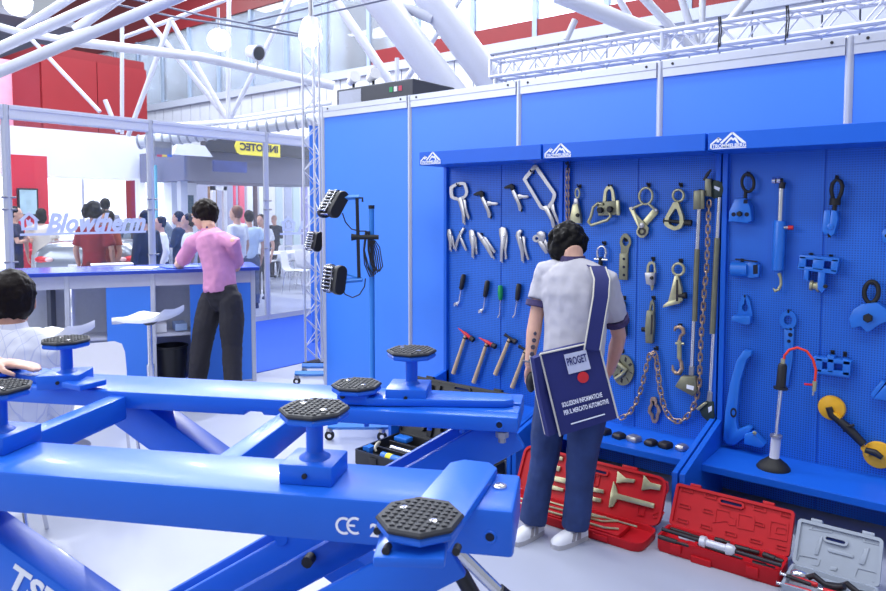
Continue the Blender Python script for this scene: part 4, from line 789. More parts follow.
# ================================================================== open tool cases on the floor
DARK = mat('dark_opening', (12, 20, 48))
def rrect(x0, x1, y0, y1, r, n=4):
    o = []
    for cx, cy, a in ((x1 - r, y1 - r, 0), (x0 + r, y1 - r, 90), (x0 + r, y0 + r, 180), (x1 - r, y0 + r, 270)):
        for k in range(n + 1): t_ = math.radians(a + 90 * k / n); o.append((cx + r * math.cos(t_), cy + r * math.sin(t_)))
    return o
class Case:
    def __init__(s, name, label, y1, y0, xf, xh, bh, xt, zt, m, corner=0.03, fl=.45, grp='open tool cases on the floor'):
        s.t = thing(name, ((xf + xh) / 2, (y0 + y1) / 2, 0), label, 'tool case', grp); s.m = m; s.y1, s.y0, s.xf, s.xh, s.bh = y1, y0, xf, xh, bh
        out = rrect(xf, xh, y0, y1, corner); inn = rrect(xf + .012, xh - .012, y0 + .012, y1 - .012, max(.006, corner - .012))
        b = MB(); n = len(out)
        b.loft([[Vector((x, y, 0)) for x, y in rrect(xf + .006, xh - .006, y0 + .006, y1 - .006, corner)], [Vector((x, y, .012)) for x, y in out], [Vector((x, y, bh)) for x, y in out],
                [Vector((x, y, bh)) for x, y in inn], [Vector((x, y, bh * fl)) for x, y in rrect(xf + .018, xh - .018, y0 + .018, y1 - .018, max(.006, corner - .012))]])
        s.base = b.build('base_tray', m, s.t, 35)
        s.h = Vector((xh, 0, bh)); d = Vector((xt - xh, 0, zt - bh)); s.L = d.length; s.d = d.normalized(); s.n = Vector((-s.d.z, 0, s.d.x))   # faces the room
        th = 0.035; s.th = th
        q = lambda y, l, o: Vector((xh, y, bh)) + s.d * l + s.n * o
        s.q = q
        o2 = rrect(y0, y1, 0.0, s.L, corner); i2 = rrect(y0 + .014, y1 - .014, .014, s.L - .014, max(.006, corner - .014))
        b = MB(); b.loft([[q(y, l, -th) for y, l in rrect(y0 + .008, y1 - .008, .008, s.L - .008, corner)], [q(y, l, -th + .01) for y, l in o2], [q(y, l, 0) for y, l in o2], [q(y, l, 0) for y, l in i2], [q(y, l, -.012) for y, l in i2]])
        s.lid = b.build('lid', m, s.t, 35)
    def lq(s, u, v, o=0.0):       # point on the lid's inner face under an image position
        return onplane(u, v, s.h + s.n * (o - .012), s.n)
    def bq(s, u, v, z): return on(u, v, 2, z)
    def pocket(s, Z, pts, m=None, name='moulded_pocket', h=.006):
        P = [s.lq(*Z.uv(p)) for p in pts]; c = sum(P, Vector()) / len(P)
        inn = [c + (p - c) * .78 for p in P]; b = MB(); b.ringplate(P, inn, s.n * h, 24); b.build(name, m or s.m, s.lid, 35)
    def rib(s, Z, pts, h=.006, m=None, name='moulded_rib', bev=.002):
        b = MB(); b.prism([s.lq(*Z.uv(p)) for p in pts], s.n * h); b.build(name, m or s.m, s.lid, 35, bev)
    def shape(s, Z, pts, name, label, cat, m=ZINC, h=.012, grp=None):
        b = MB(); b.prism([s.lq(*Z.uv(p), .001) for p in pts], s.n * h); return tag(b.build(name, m, None, 35, .002), label, cat, grp)
    def handle(s, y, w, l, m=None):
        b = MB(); o = rrect(y - w / 2, y + w / 2, l - .016, l + .016, .015); i = rrect(y - w / 2 + .01, y + w / 2 - .01, l - .007, l + .007, .006)
        b.ringplate([s.q(a, c, -.011) for a, c in o], [s.q(a, c, -.011) for a, c in i], s.n * .012, 32); h = b.build('carry_handle', m or s.m, s.lid, 35)
        b = MB(); b.prism([s.q(a, c, -.0115) for a, c in i], s.n * .001); b.build('grip_opening', mat('dark_blue_opening', (14, 34, 96), .8), s.lid, 0)
    def latch(s, y, w=.05, m=None):
        b = MB(); b.prism([s.q(y - w / 2, s.L, -.03), s.q(y + w / 2, s.L, -.03), s.q(y + w / 2, s.L, 0), s.q(y - w / 2, s.L, 0)], s.d * .014); b.build('latch', m or s.m, s.lid, 35, .002)
        b = MB(); b.span((s.xf - .008, y - w / 2, s.bh * .25), (s.xf + .002, y + w / 2, s.bh * .8)); b.build('latch_seat', m or s.m, s.base, 35, .002)
C1z, C2z, C3z, C4z = Zm(510, 430, 4.544), Zm(640, 470, 4.882), Zm(760, 500, 6.492), Zm(345, 415, 4.922)
# red case with zinc scraper blades, behind the standing person
c1 = Case('red_blade_case', 'open red plastic case with zinc puller blades behind the person\'s legs', 2.05, 1.215, 3.06, 3.285, .045, 3.40, .262, RED, .05)
G1 = 'zinc puller blades in the red case'
for i, (pts, nm, lb) in enumerate([([(474, 234), (486, 262), (492, 290), (660, 336), (656, 358), (490, 316), (472, 350), (452, 354), (460, 290)], 'puller_blade', 'long T-shaped zinc blade with half-moon head in the red case lid'),
    ([(492, 188), (530, 220), (572, 226), (566, 242), (524, 240), (486, 244)], 'fan_blade', 'upper left fan-shaped zinc blade in the red case lid'),
    ([(612, 206), (640, 240), (690, 252), (684, 276), (640, 270), (600, 276)], 'fan_blade', 'fan-shaped zinc blade at the right of the red case lid'),
    ([(184, 108), (244, 126), (242, 142), (182, 130)], 'zinc_scraper', 'topmost short zinc blade between the person\'s legs'), ([(184, 154), (234, 168), (228, 190), (182, 180)], 'zinc_scraper', 'second short zinc blade between the person\'s legs'),
    ([(206, 210), (262, 222), (260, 246), (204, 234)], 'zinc_scraper', 'third short zinc blade between the person\'s legs'), ([(184, 248), (248, 268), (244, 282), (184, 270)], 'zinc_scraper', 'lowest short zinc blade between the person\'s legs'),
    ([(366, 258), (430, 274), (428, 290), (364, 280)], 'zinc_scraper', 'upper short zinc blade just right of the person\'s legs'), ([(362, 300), (418, 314), (414, 332), (362, 322)], 'zinc_scraper', 'lower short zinc blade just right of the person\'s legs')]):
    c1.shape(C1z, pts, nm, lb, 'blade', ZINC, .014, G1)
c1.pocket(C1z, [(694, 226), (720, 236), (722, 276), (706, 300), (700, 270)]); c1.pocket(C1z, [(642, 386), (690, 366), (704, 376), (690, 396), (650, 402)]); c1.pocket(C1z, [(582, 330), (616, 336), (610, 392), (578, 386)]); c1.pocket(C1z, [(388, 200), (412, 206), (402, 258), (380, 250)])
c1.handle(1.60, .15, .195); c1.latch(1.42, .08); c1.latch(1.93, .08)
for i, (a, b_, r, lb) in enumerate([((1.93, 3.10), (1.34, 3.11), .006, 'long straight zinc rod lying at the front of the red case tray'), ((1.96, 3.15), (1.38, 3.17), .006, 'zinc rod lying in the middle of the red case tray'), ((1.9, 3.21), (1.30, 3.22), .005, 'thin zinc rod lying at the back of the red case tray'), ((1.60, 3.13), (1.45, 3.19), .007, 'short zinc rod lying crosswise in the red case tray')]):
    p, q = Vector((a[1], a[0], .0465 + .013 * (i == 3))), Vector((b_[1], b_[0], .0465 + .013 * (i == 3))); z = Vector((0, 0, r)); b = MB()
    if i in (0, 1): b.tube([p + z, p.lerp(q, .86) + z, q + z + Vector((.05 if i else .03, .02, 0))], r, 8)
    else: b.tube([p + z, q + z], r, 8)
    tag(b.build('zinc_rod', ZINC), lb, 'rod', 'zinc rods in the red case tray')
for y, w in ((1.75, .2), (1.45, .22)): MB().span((3.09, y - w / 2, .022), (3.25, y + w / 2, .046)).build('tray_insert', RED, c1.base, 0, .004)
# red case with slide hammer
c2 = Case('red_slide_hammer_case', 'open red plastic case with a slide hammer set beside the grey case', 1.172, 0.632, 3.145, 3.300, .075, 3.405, .248, RED, .016, .74)
for x, y, w in ((230, 98, 60), (344, 130, 60), (218, 176, 56), (335, 202, 56), (208, 248, 56), (322, 278, 56), (442, 312, 60), (584, 192, 64), (716, 220, 64), (582, 264, 50), (566, 348, 62), (695, 380, 62)):
    c2.pocket(C2z, [(x - w / 2, y - 16), (x + w / 2, y + 0), (x + w / 2, y + 18), (x - w / 2, y + 2)])
for pts in ([(362, 180), (440, 198), (436, 224), (470, 236), (468, 272), (432, 268), (428, 250), (352, 258)], [(476, 206), (562, 226), (556, 300), (470, 282)], [(632, 240), (728, 262), (720, 350), (622, 330)], [(664, 276), (722, 288), (716, 318), (656, 308)]): c2.pocket(C2z, pts, None, 'moulded_pocket', .004)
c2.handle(0.905, .12, .168); c2.latch(1.08); c2.latch(0.745)
for y in (0.955, 0.87): pass
b = MB(); b.span((3.137, .92, .0), (3.15, 1.01, .03)); b.build('front_notch', RED, c2.base, 0, .003)
def CP(Z, p, z): return on(*Z.uv(p), 2, z)
b = MB(); p, q = CP(C2z, (108, 288), .098), CP(C2z, (690, 466), .098); sh = thing('slide_hammer', p.lerp(q, .5), 'slide hammer with a long black rod and round-ended silver weight', 'slide hammer')
MB().tube([p, q], .009, 10).build('slide_rod', DSTEEL, sh)
f = lambda k: p.lerp(q, k); MB().tube([f(.34), f(.345), f(.39), f(.40), f(.56), f(.57), f(.62), f(.64)], [.012, .024, .026, .017, .017, .026, .024, .014], 18).build('sliding_weight', mat('silver_painted_weight', (206, 206, 214), .35, .3), sh)
for i, (a, b_, r, m_, lb) in enumerate([((150, 280), (310, 330), .008, BPLAST, 'black rod lying along the hinge in the red slide hammer case'), ((90, 322), (240, 368), .011, BPLAST, 'black grip lying at the front left of the slide hammer case'), ((190, 340), (268, 362), .009, PAPER, 'white-labelled tube beside the black grip in the red case'), ((460, 374), (582, 404), .013, BPLAST, 'thick black socket bar behind the silver weight'), ((280, 374), (500, 446), .006, DSTEEL, 'thin dark rod in front of the silver weight'), ((600, 412), (700, 450), .014, BPLAST, 'black hook adaptor at the right end of the red case'), ((548, 452), (660, 484), .013, BPLAST, 'black adaptor block at the front right of the red case'), ((364, 336), (440, 356), .012, BPLAST, 'short black socket near the hinge of the red case')]):
    p, q = CP(C2z, a, .07), CP(C2z, b_, .07); p.z = q.z = .0565 + r + (.020 if i in (2, 4) else 0); b = MB(); d = q - p
    b.tube([p, p + d * .04, p + d * .6, p + d * .62, q - d * .04, q], [r * .7, r, r, r * .75, r * .75, r * .6], 10); tag(b.build('adaptor_bar', m_), lb, 'adaptor', 'slide hammer adaptors in the red case')
# grey case with tools
c3 = Case('grey_hammer_case', 'open grey plastic case with red-handled tools at the bottom right', 0.615, 0.288, 3.06, 3.275, .066, 3.39, .228, GREYC, .018, .72)
c3.rib(C3z, [(392, 240), (412, 236), (378, 358), (352, 354)]); c3.rib(C3z, [(680, 318), (712, 314), (678, 424), (642, 414)]); c3.rib(C3z, [(438, 320), (456, 314), (610, 360), (606, 380), (446, 338)]); c3.rib(C3z, [(456, 432), (504, 440), (496, 464), (450, 456)])
c3.pocket(C3z, [(240, 352), (394, 380), (380, 430), (222, 404)], None, 'moulded_pocket', .004); c3.pocket(C3z, [(622, 434), (774, 470), (760, 540), (596, 508)], None, 'moulded_pocket', .004); c3.pocket(C3z, [(330, 170), (474, 196), (466, 216), (318, 190)], None, 'moulded_pocket', .003); c3.pocket(C3z, [(680, 232), (800, 262), (796, 300), (664, 272)], None, 'moulded_pocket', .003)
c3.handle(.462, .095, .142); c3.latch(.542, .045); c3.latch(.345, .045)
for i, (a, b_, r, m_, lb, nm) in enumerate([((200, 486), (376, 536), .010, REDP, 'red-handled tool lying furthest back in the grey case', 'punch'), ((150, 528), (334, 576), .008, REDP, 'thin red-handled tool at the front left of the grey case', 'punch'), ((410, 572), (540, 610), .012, REDP, 'short red-handled tool at the bottom edge of the grey case', 'punch'), ((170, 500), (330, 560), .008, BPLAST, 'black bar between the red handles in the grey case', 'bar')]):
    p, q = CP(C3z, a, .07), CP(C3z, b_, .07); p.z = q.z = .049 + r + .02 * (i == 3); d = q - p; b = MB()
    t = thing(nm, p.lerp(q, .5), lb, 'hand tool', 'tools in the grey case'); MB().tube([p, p + d * .05, q - d * .05, q], [r * .8, r, r, r * .8], 10).build('handle', m_, t); MB().tube([p, p - d * .22, p - d * .24], [r * .8, r * .7, r * 1.4], 10).build('tip', CHROME, t)
p = CP(C3z, (255, 470), .08); p.z = .049; b = MB(); b.ell(p + Vector((0, 0, .022)), (.024, .034, .020), rotz(.3)); tag(b.build('steel_dolly', CHROME), 'polished egg-shaped dolly in the grey case', 'dolly', 'tools in the grey case')
for (x, y), lb in (((420, 518), 'long curved dark spoon dolly in the grey case'), ((640, 574), 'short dark spoon dolly at the right end of the grey case')):
    p = CP(C3z, (x, y), .08); p.z = .056; b = MB(); b.tube([p + Vector((.01, .06, .01)), p + Vector((0, .04, .028)), p + Vector((0, 0, .006)), p + Vector((-.01, -.05, .012)), p + Vector((-.02, -.075, .030))], [.012, .014, .012, .018, .012], 10); tag(b.build('spoon_dolly', DSTEEL), lb, 'dolly', 'tools in the grey case')
# big black hydraulic case behind the lift
c4 = Case('black_hydraulic_case', 'long black plastic case with a hydraulic body repair set behind the lift', 3.10, 2.23, 3.05, 3.475, .10, 3.60, .475, BPLAST, .02)
for y, l in ((2.95, .10), (2.70, .10), (2.45, .10), (2.95, .30), (2.70, .3), (2.42, .3)):
    b = MB(); b.ringplate([c4.q(*p, -.011) for p in rrect(y - .07, y + .07, l - .055, l + .055, .015)], [c4.q(*p, -.011) for p in rrect(y - .045, y + .045, l - .032, l + .032, .01)], c4.n * .03, 24); b.build('moulded_pocket', BPLAST, c4.lid, 35)
for y in (2.84, 2.56, 2.31): b = MB(); b.prism([c4.q(y - .02, .02, -.012), c4.q(y + .02, .02, -.012), c4.q(y + .02, .36, -.012), c4.q(y - .02, .36, -.012)], c4.n * .02); b.build('moulded_rib', BPLAST, c4.lid, 35, .004)
c4.handle(2.65, .14, .365); c4.latch(2.93, .06); c4.latch(2.38, .06)
for p, q in (((3.20, 3.05), (3.20, 2.26)), ((3.33, 3.05), (3.33, 2.26))): MB().span((p[0] - .006, p[1], .045), (q[0] + .006, q[1], .095)).build('divider', BPLAST, c4.base, 0, .002)
def ram(y0, y1, x, r, lb):
    t = thing('spare_ram', (x, (y0 + y1) / 2, .05), lb, 'hydraulic ram', 'hydraulic parts in the black case'); z = .047 + r
    MB().tube([(x, y0, z), (x, y0 + (y1 - y0) * .6, z)], r, 16).build('cylinder', TBLUE, t); MB().tube([(x, y0 + (y1 - y0) * .6, z), (x, y1, z)], r * .55, 12).build('rod', CHROME, t); MB().tube([(x, y0 + (y1 - y0) * .1, z), (x, y0 + (y1 - y0) * .2, z)], r * 1.03, 16).build('yellow_label', mat('bright_yellow_label', (240, 226, 40), .5), t)
ram(2.93, 2.50, 3.13, .026, 'blue hydraulic cylinder with yellow label in the black case'); ram(2.72, 2.3, 3.40, .024, 'second blue cylinder near the hinge of the black case')
b = MB(); b.tube([(3.27, 2.98, .075), (3.27, 2.72, .075), (3.27, 2.71, .075), (3.27, 2.62, .075)], [.018, .018, .024, .024], 14); tag(b.build('extension_tube', CHROME), 'bright chrome extension tube in the black case', 'tube', 'hydraulic parts in the black case')
hosep = [Vector((3.16 + .035 * math.sin(a * 1.3), 3.03 - .012 * a, .085 + .045 * math.sin(a * .75))) for a in [i * .5 for i in range(9)]]
tag(MB().tube(hosep, .008, 8).build('coiled_hose', mat('ivory_hose', (206, 200, 178), .5)), 'ivory hydraulic hose curling out of the black case', 'hose', 'hydraulic parts in the black case')
for (x, y), lb in (((3.12, 3.03), 'blue star-shaped pressure head at the left end of the black case'), ((3.40, 3.02), 'blue wedge head at the back left of the black case')):
    b = MB(); b.prism([Vector((x + (.045 if k % 2 else .025) * math.cos(k * math.pi / 4), y + (.04 if k % 2 else .022) * math.sin(k * math.pi / 4), .092)) for k in range(8)], (0, 0, .025)) if x < 3.3 else b.cbox((x, y - .03, .098), (.07, .11, .03), .006)
    b.box((x, y, .07), (.03, .03, .05)); tag(b.build('pressure_head', TBLUE, None, 35), lb, 'hydraulic part', 'hydraulic parts in the black case')

# ================================================================== infrared dryers on stands
RH = Vector((_R.x, _R.y, 0)); FH = Vector((_F.x, _F.y, 0)).normalized()
LBLUE = mat('sky_blue_stand_paint', (48, 128, 216), .35, 0, .02)
def dryer(base, label, full=True, heads=((330, 203), (333, 279)), legdir=None):
    t = thing('infrared_dryer', base, label, 'paint dryer', 'infrared dryers on wheeled stands'); k = FPX / ((base + Vector((0, 0, 1)) - CAM).dot(_F))
    V = lambda u, v, o=0.0: onplane(u, v, base, FH) + FH * o
    def caster(c):
        b = MB(); b.box(c + EZ * .075, (.035, .03, .02)); b.tube([c + EZ * .075, c + EZ * .05 + RH * .015], .012, 8); cs = b.build('caster_fork', STEEL, t); w = MB(); w.lathe(c + EZ * .034 - FH * .013, FH, [(.02, 0), (.034, .004), (.034, .022), (.02, .026)], 18); w.build('wheel', BLACK, cs); w = MB(); w.lathe(c + EZ * .034 - FH * .0145, FH, [(.014, 0), (.014, .029)], 14); w.build('wheel_hub', WHITE, cs)
    def head(u, v, tilt, sz=1.0):
        c = V(u, v); fa = RH * .8 + FH * .6; FW = FH * .8 - RH * .6; a = fa * math.cos(tilt) + EZ * math.sin(tilt); up = -fa * math.sin(tilt) + EZ * math.cos(tilt)    # a points to the back of the lamp
        R = Matrix((a, up, a.cross(up))).transposed(); h = thing_part = None
        b = MB(); o = rrect(-.045 * sz, .045 * sz, -.105 * sz, .105 * sz, .044 * sz, 6)
        b.loft([[c + a * (x * .9 + .02) + up * (y * .96) - FW * .10 for x, y in o], [c + a * (x + .02) + up * y - FW * .092 for x, y in o], [c + a * (x + .02) + up * y - FW * .055 for x, y in o]]); e = b.build('end_cap', BPLAST, t, 40)
        b = MB(); b.loft([[c + a * (x + .02) + up * y + FW * .055 for x, y in o], [c + a * (x + .02) + up * y + FW * .10 for x, y in o]]); b.build('end_cap', BPLAST, t, 40)
        b = MB()                                                     # reflector trough with louvres
        arc = [(math.cos(q), math.sin(q)) for q in [math.radians(-100 + i * 20) for i in range(11)]]
        outp = [c + a * (.0 + .05 * x) * sz + up * .098 * y * sz for x, y in arc]; inp = [c + a * (-.002 + .044 * x) * sz + up * .091 * y * sz for x, y in arc]
        b.prism(outp + inp[::-1], FW * .11) if False else b.prism([p - FW * .055 for p in outp + inp[::-1]], FW * .11); b.build('reflector', CHROME, t, 40)
        b = MB()
        for i in range(7): z = (-.078 + .026 * i) * sz; b.tube([c - a * .035 * sz + up * z - FW * .06, c - a * .04 * sz + up * z + FW * .06], .006, 6)
        for s_ in (-.05, .05): b.tube([c - a * .036 * sz - up * .09 * sz + FW * s_, c - a * .036 * sz + up * .09 * sz + FW * s_], .004, 6)
        b.build('protective_grille', CHROME, t); MB().tube([c + FW * -.05 + a * .005, c + FW * .05 + a * .005], .008, 10).build('heating_tube', mat('frosted_quartz', (235, 235, 240), .3), t)
    if full:
        bar = V(372, 428); leg_l = [Vector((-.36, .16)), Vector((-.36, -.20)), Vector((.22, .18)), Vector((.22, -.18))]
        L = lambda x, y, z: base + RH * x + FH * y + EZ * z
        MB().tube([L(-.28, -.14, .10), L(.16, -.14, .10)], .026, 4).build('base_leg', LBLUE, t); MB().tube([L(-.28, .20, .10), L(.20, .20, .10)], .026, 4).build('base_leg', LBLUE, t); MB().tube([L(.03, -.14, .12), L(.03, .20, .12)], .026, 4).build('cross_bar', LBLUE, t)
        for x, y in ((-.27, -.14), (.10, -.16), (-.27, .20), (.18, .20)): caster(L(x, y, 0.0))
        ptop = V(371.5, 208); pb = V(372, 300)
        MB().tube([Vector((pb.x, pb.y, .12)), Vector((pb.x, pb.y, ptop.z))], .019, 14).build('pole', LBLUE, t); MB().cyl((pb.x, pb.y, ptop.z - .005), (pb.x, pb.y, ptop.z + .02), .022, 14).build('pole_cap', BLACK, t)
        D = lambda u, v: V(u, v) - FH * .03
        MB().tube([D(357.5, 197), D(359.5, 277)], .017, 4).build('lamp_bar', BPLAST, t)
        MB().tube([D(352, 237), D(358, 237)], [.026, .018], 12).build('clamp_knob', BLACK, t); MB().tube([D(357, 237), D(379, 237)], .017, 10).build('cross_clamp', BLACK, t)
        for (a, b_) in (((340, 198), (360, 197)), ((341, 281), (363, 279))): MB().tube([D(*a), D(*b_)], .018, 4).build('lamp_arm', LBLUE, t)
        MB().tube([D(344, 273), D(360, 278)], .008, 6).build('arm_brace', LBLUE, t); MB().tube([D(339, 190), D(339.5, 199)], .008, 6).build('arm_pin', BLACK, t); MB().tube([D(359, 198), D(363, 198), D(363, 202)], .007, 6).build('arm_pin', BLACK, t)
        head(331, 203, math.radians(-32)); head(332, 279, math.radians(-8))
        b = MB()
        b.tube([D(343, 213), D(346, 222), D(352, 229), D(360, 231), D(367, 231)], .0045, 6); b.tube([D(342, 288), D(346, 294), D(353, 297), D(360, 294), D(365, 286), D(366, 278)], .0045, 6)
        for k in range(6):
            w = 4 + 2.2 * (k % 3); b.tube([D(366 + k * .8, 231), D(366 - w * .5 + k * 1.5, 250), D(365 + k * 2.2, 264 + 2 * (k % 3)), D(370 + k * 2, 276 - k), D(374 + k * 1.8, 276 - 2 * k), D(373 + k * 1.4, 262 - 3 * k), D(370 + k, 240)], .0045, 6)
        b.build('power_cable', BPLAST, t)
    else:
        L = lambda x, y, z: base + RH * x + FH * y + EZ * z
        MB().tube([L(-.02, -.12, .10), L(.5, -.12, .10)], .026, 4).build('base_leg', LBLUE, t); MB().tube([L(-.02, .2, .10), L(.5, .2, .10)], .026, 4).build('base_leg', LBLUE, t); MB().tube([L(.4, -.12, .12), L(.4, .2, .12)], .026, 4).build('cross_bar', LBLUE, t)
        for x, y in ((0.0, -.14), (.46, -.14), (0.0, .2), (.46, .2)): caster(L(x, y, 0))
        MB().tube([L(.4, .03, .12), L(.4, .03, 1.75)], .019, 12).build('pole', LBLUE, t); c = V(313, 241); MB().tube([c + RH * .06, Vector((L(.4, .03, 0).x, L(.4, .03, 0).y, c.z))], .016, 8).build('lamp_arm', LBLUE, t); head(312.5, 241, math.radians(-12), .9)
db = V_ = Vector((3.36, 3.52, 0)); dryer(onfloor(382, 441) - RH * .10 + FH * .16, 'infrared paint dryer with two lamp heads on a blue wheeled stand')
dryer(onfloor(300, 381), 'second infrared dryer mostly hidden behind the end of the blue wall', False)

# ================================================================== stools and chairs
def stool(c, rz, label, seat_z):
    t = thing('bar_stool', c, label, 'bar stool', 'white bar stools at the counter'); R = rotz(rz); q = lambda x, y, z: c + R @ Vector((x, y, 0)) + EZ * z
    prof = [(-.21, .075), (-.19, .05), (-.14, .018), (-.05, .0), (.08, .0), (.16, .012), (.20, .005), (.215, -.02)]
    b = MB(); w = [.13, .155, .17, .175, .175, .17, .16, .14]
    top = [[q(x, -w_, seat_z + z + .016), q(x, -w_ * .5, seat_z + z + .006), q(x, 0, seat_z + z), q(x, w_ * .5, seat_z + z + .006), q(x, w_, seat_z + z + .016)] for (x, z), w_ in zip(prof, w)]
    rings = [r + [p - EZ * .028 for p in r[::-1]] for r in top]; b.loft(rings); b.build('seat', WHITE, t, 60)
    MB().lathe(c, EZ, [(.20, 0), (.20, .008), (.06, .022), (.028, .03)], 32).build('base_plate', CHROME, t); MB().tube([c + EZ * .02, c + EZ * .45], .028, 16).build('column', CHROME, t); MB().tube([c + EZ * .44, c + EZ * (seat_z - .02)], .019, 14).build('gas_lift', CHROME, t)
    b = MB(); b.tube([q(0, 0, .30), q(.10, .0, .30)], .009, 8); pts = [q(.10 + .09 * math.cos(a) - .0, .13 * math.sin(a), .30) for a in [math.radians(-180 + i * 24) for i in range(16)]]; b.tube(pts, .010, 8); b.build('footrest', CHROME, t); MB().lathe(c + EZ * (seat_z - .05), EZ, [(.03, 0), (.07, .03)], 16).build('seat_mount', DSTEEL, t); MB().tube([q(0, 0, seat_z - .035), q(.05, -.16, seat_z - .04)], .005, 6).build('height_lever', CHROME, t)
stool(Vector((2.72, 4.93, 0)), math.radians(155 - 38), 'white bar stool with chrome column in front of the blue counter panel', .80)
stool(Vector((2.02, 4.88, 0)), math.radians(155 - 38), 'white bar stool behind the seated person, further left at the counter', .775)
def chair(c, rz, label, sc=1.0):
    t = thing('shell_chair', c, label, 'chair', 'white shell chairs'); R = rotz(rz); q = lambda x, y, z: c + R @ Vector((x, y, 0)) + EZ * z
    prof = [(.21, .435, .19), (.19, .452, .205), (.05, .455, .21), (-.10, .448, .20), (-.165, .462, .19), (-.20, .52, .185), (-.215, .62, .19), (-.232, .74, .185), (-.24, .79, .17), (-.243, .81, .13)]
    rings = []
    for i, (x, z, w) in enumerate(prof):
        a = prof[min(i + 1, len(prof) - 1)]; p = prof[max(i - 1, 0)]; n = Vector((-(a[1] - p[1]), a[0] - p[0])).normalized() * .014; n = -n if False else n
        row = [q(x - .0, y * w, z) for y in (-1, -.6, 0, .6, 1)]; off = R @ Vector((n.x, 0, 0)) + EZ * n.y
        rings.append(row + [v + off for v in row[::-1]])
    b = MB(); b.loft(rings); b.build('shell', WHITE, t, 60)
    for sx in (1, -1):
        for sy in (1, -1): MB().tube([q(sx * .10, sy * .10, .435), q(sx * .145, sy * .15, .42), q(sx * .16, sy * .165, .38), q(sx * .21, sy * .20, .008), q(sx * .21, sy * .20, 0)], .010, 8).build('leg', CHROME, t)
    MB().box(c + EZ * .432, (.22, .22, .02), R).build('seat_mount', DSTEEL, t)
chair(Vector((1.88, 3.99, 0)), math.radians(-108), 'white shell chair with chrome legs behind the lift')
chair(Vector((1.18, 3.62, 0)), math.radians(150), 'white shell chair the seated person sits on at the left edge')
# ================================================================== people
from mathutils import noise
SKIN = mat('light_skin', (206, 160, 140), .5, 0, .05, 30); SKIN2 = mat('tanned_skin', (190, 142, 120), .5, 0, .05, 30)
HAIRD = mat('dark_brown_hair', (26, 19, 18), .6, 0, .25, 60, .8, 120, spec=.15); HAIRB = mat('black_hair', (15, 13, 15), .6, 0, .25, 60, .8, 120, spec=.15); HAIRR = mat('reddish_brown_hair', (112, 66, 44), .5, 0, .2, 60, .6, 120)
def cloth(name, col, rough=.85): return mat(name, col, rough, 0, .07, 14, .35, 260)
def etube(b, pts, rads, side, n=14, ends=(True, True)):
    """limb: rings of elliptical section (rx across 'side', ry the other way) through pts, rounded ends"""
    pts = [Vector(p) for p in pts]; m = len(pts); side = Vector(side); rings = []
    for i, p in enumerate(pts):
        t = (pts[min(i + 1, m - 1)] - pts[max(i - 1, 0)]).normalized(); x = (side - t * side.dot(t)).normalized(); y = t.cross(x)
        rx, ry = rads[i] if isinstance(rads[i], (tuple, list)) else (rads[i], rads[i])
        rings.append([p + x * rx * math.cos(2 * math.pi * k / n) + y * ry * math.sin(2 * math.pi * k / n) for k in range(n)])
    b.loft(rings)
    for p, r, e in ((pts[0], rads[0], ends[0]), (pts[-1], rads[-1], ends[1])):
        if not e: continue
        rr = r if isinstance(r, (tuple, list)) else (r, r); b.ell(p, (min(rr) * .98,) * 3, None, 10, 6)
def hand(b, w, d, n, side, curl=.5, s=1.0):
    """w wrist, d direction of the hand, n back-of-hand normal, side towards the thumb"""
    d = Vector(d).normalized(); n = Vector(n); n = (n - d * n.dot(d)).normalized(); t = d.cross(n).normalized(); t = t if t.dot(Vector(side)) > 0 else -t
    R = Matrix((t, d, n)).transposed(); b.ell(w + d * .045 * s, (.040 * s, .052 * s, .016 * s), R, 14, 8)
    for k, (o, L) in enumerate(((.028, .070), (.010, .078), (-.009, .073), (-.027, .058))):
        p = w + d * .082 * s + t * o * s; pts = [w + d * .05 * s + t * o * .9 * s, p]; a = 0
        for j in range(3):
            a += curl * (.5 if j == 0 else .9); p = p + (d * math.cos(a) - n * math.sin(a) + t * (o * .6)).normalized() * L * s * (.45, .32, .25)[j]; pts.append(p)
        b.tube(pts, [.0105 * s, .0098 * s, .009 * s, .0085 * s, .007 * s], 8)
    p = w + d * .018 * s + t * .022 * s; b.tube([p, p + (t * .8 + d * .5) * .034 * s, p + (t * .85 + d * .95) * .052 * s - n * .012 * s, p + (t * .7 + d * 1.5) * .058 * s - n * .022 * s], [.015 * s, .013 * s, .011 * s, .008 * s], 8)
def wrinkle(o, amp, sc, seed=0.0):
    vs = o.data.vertices; co = [v.co.copy() for v in vs]; nr = [v.normal.copy() for v in vs]; sd = Vector((seed, seed * 2, 0)); fl_ = []
    for c, n in zip(co, nr):
        q = c * sc + sd; fl_.extend(c + n * (noise.noise(Vector((q.x, q.y, q.z * .55))) * amp + noise.noise(q * 2.7) * amp * .4))
    vs.foreach_set('co', fl_); o.data.update()
def headshape(b, c, fwd, up, s=1.0):
    f = Vector(fwd).normalized(); u = Vector(up); u = (u - f * u.dot(f)).normalized(); l = u.cross(f); R = Matrix((f, l, u)).transposed(); q = lambda x, y, z: c + R @ Vector((x, y, z)) * s
    b.ell(q(-.012, 0, .022), (.098 * s, .076 * s, .102 * s), R, 18, 12); b.ell(q(.022, 0, -.045), (.072 * s, .060 * s, .078 * s), R, 16, 10); b.ell(q(.048, 0, -.092), (.036 * s, .036 * s, .028 * s), R, 12, 8)
    b.tube([q(.086, 0, .012), q(.108, 0, -.026), q(.094, 0, -.036)], [.009 * s, .013 * s, .013 * s], 8)
    for y in (-1, 1): b.ell(q(-.005, y * .078, -.008), (.018 * s, .009 * s, .032 * s), R, 10, 8); b.ell(q(.082, y * .030, .024), (.012 * s, .024 * s, .008 * s), R, 10, 6)
    b.ell(q(.088, 0, -.062), (.012 * s, .026 * s, .008 * s), R, 10, 6)
    return R, q
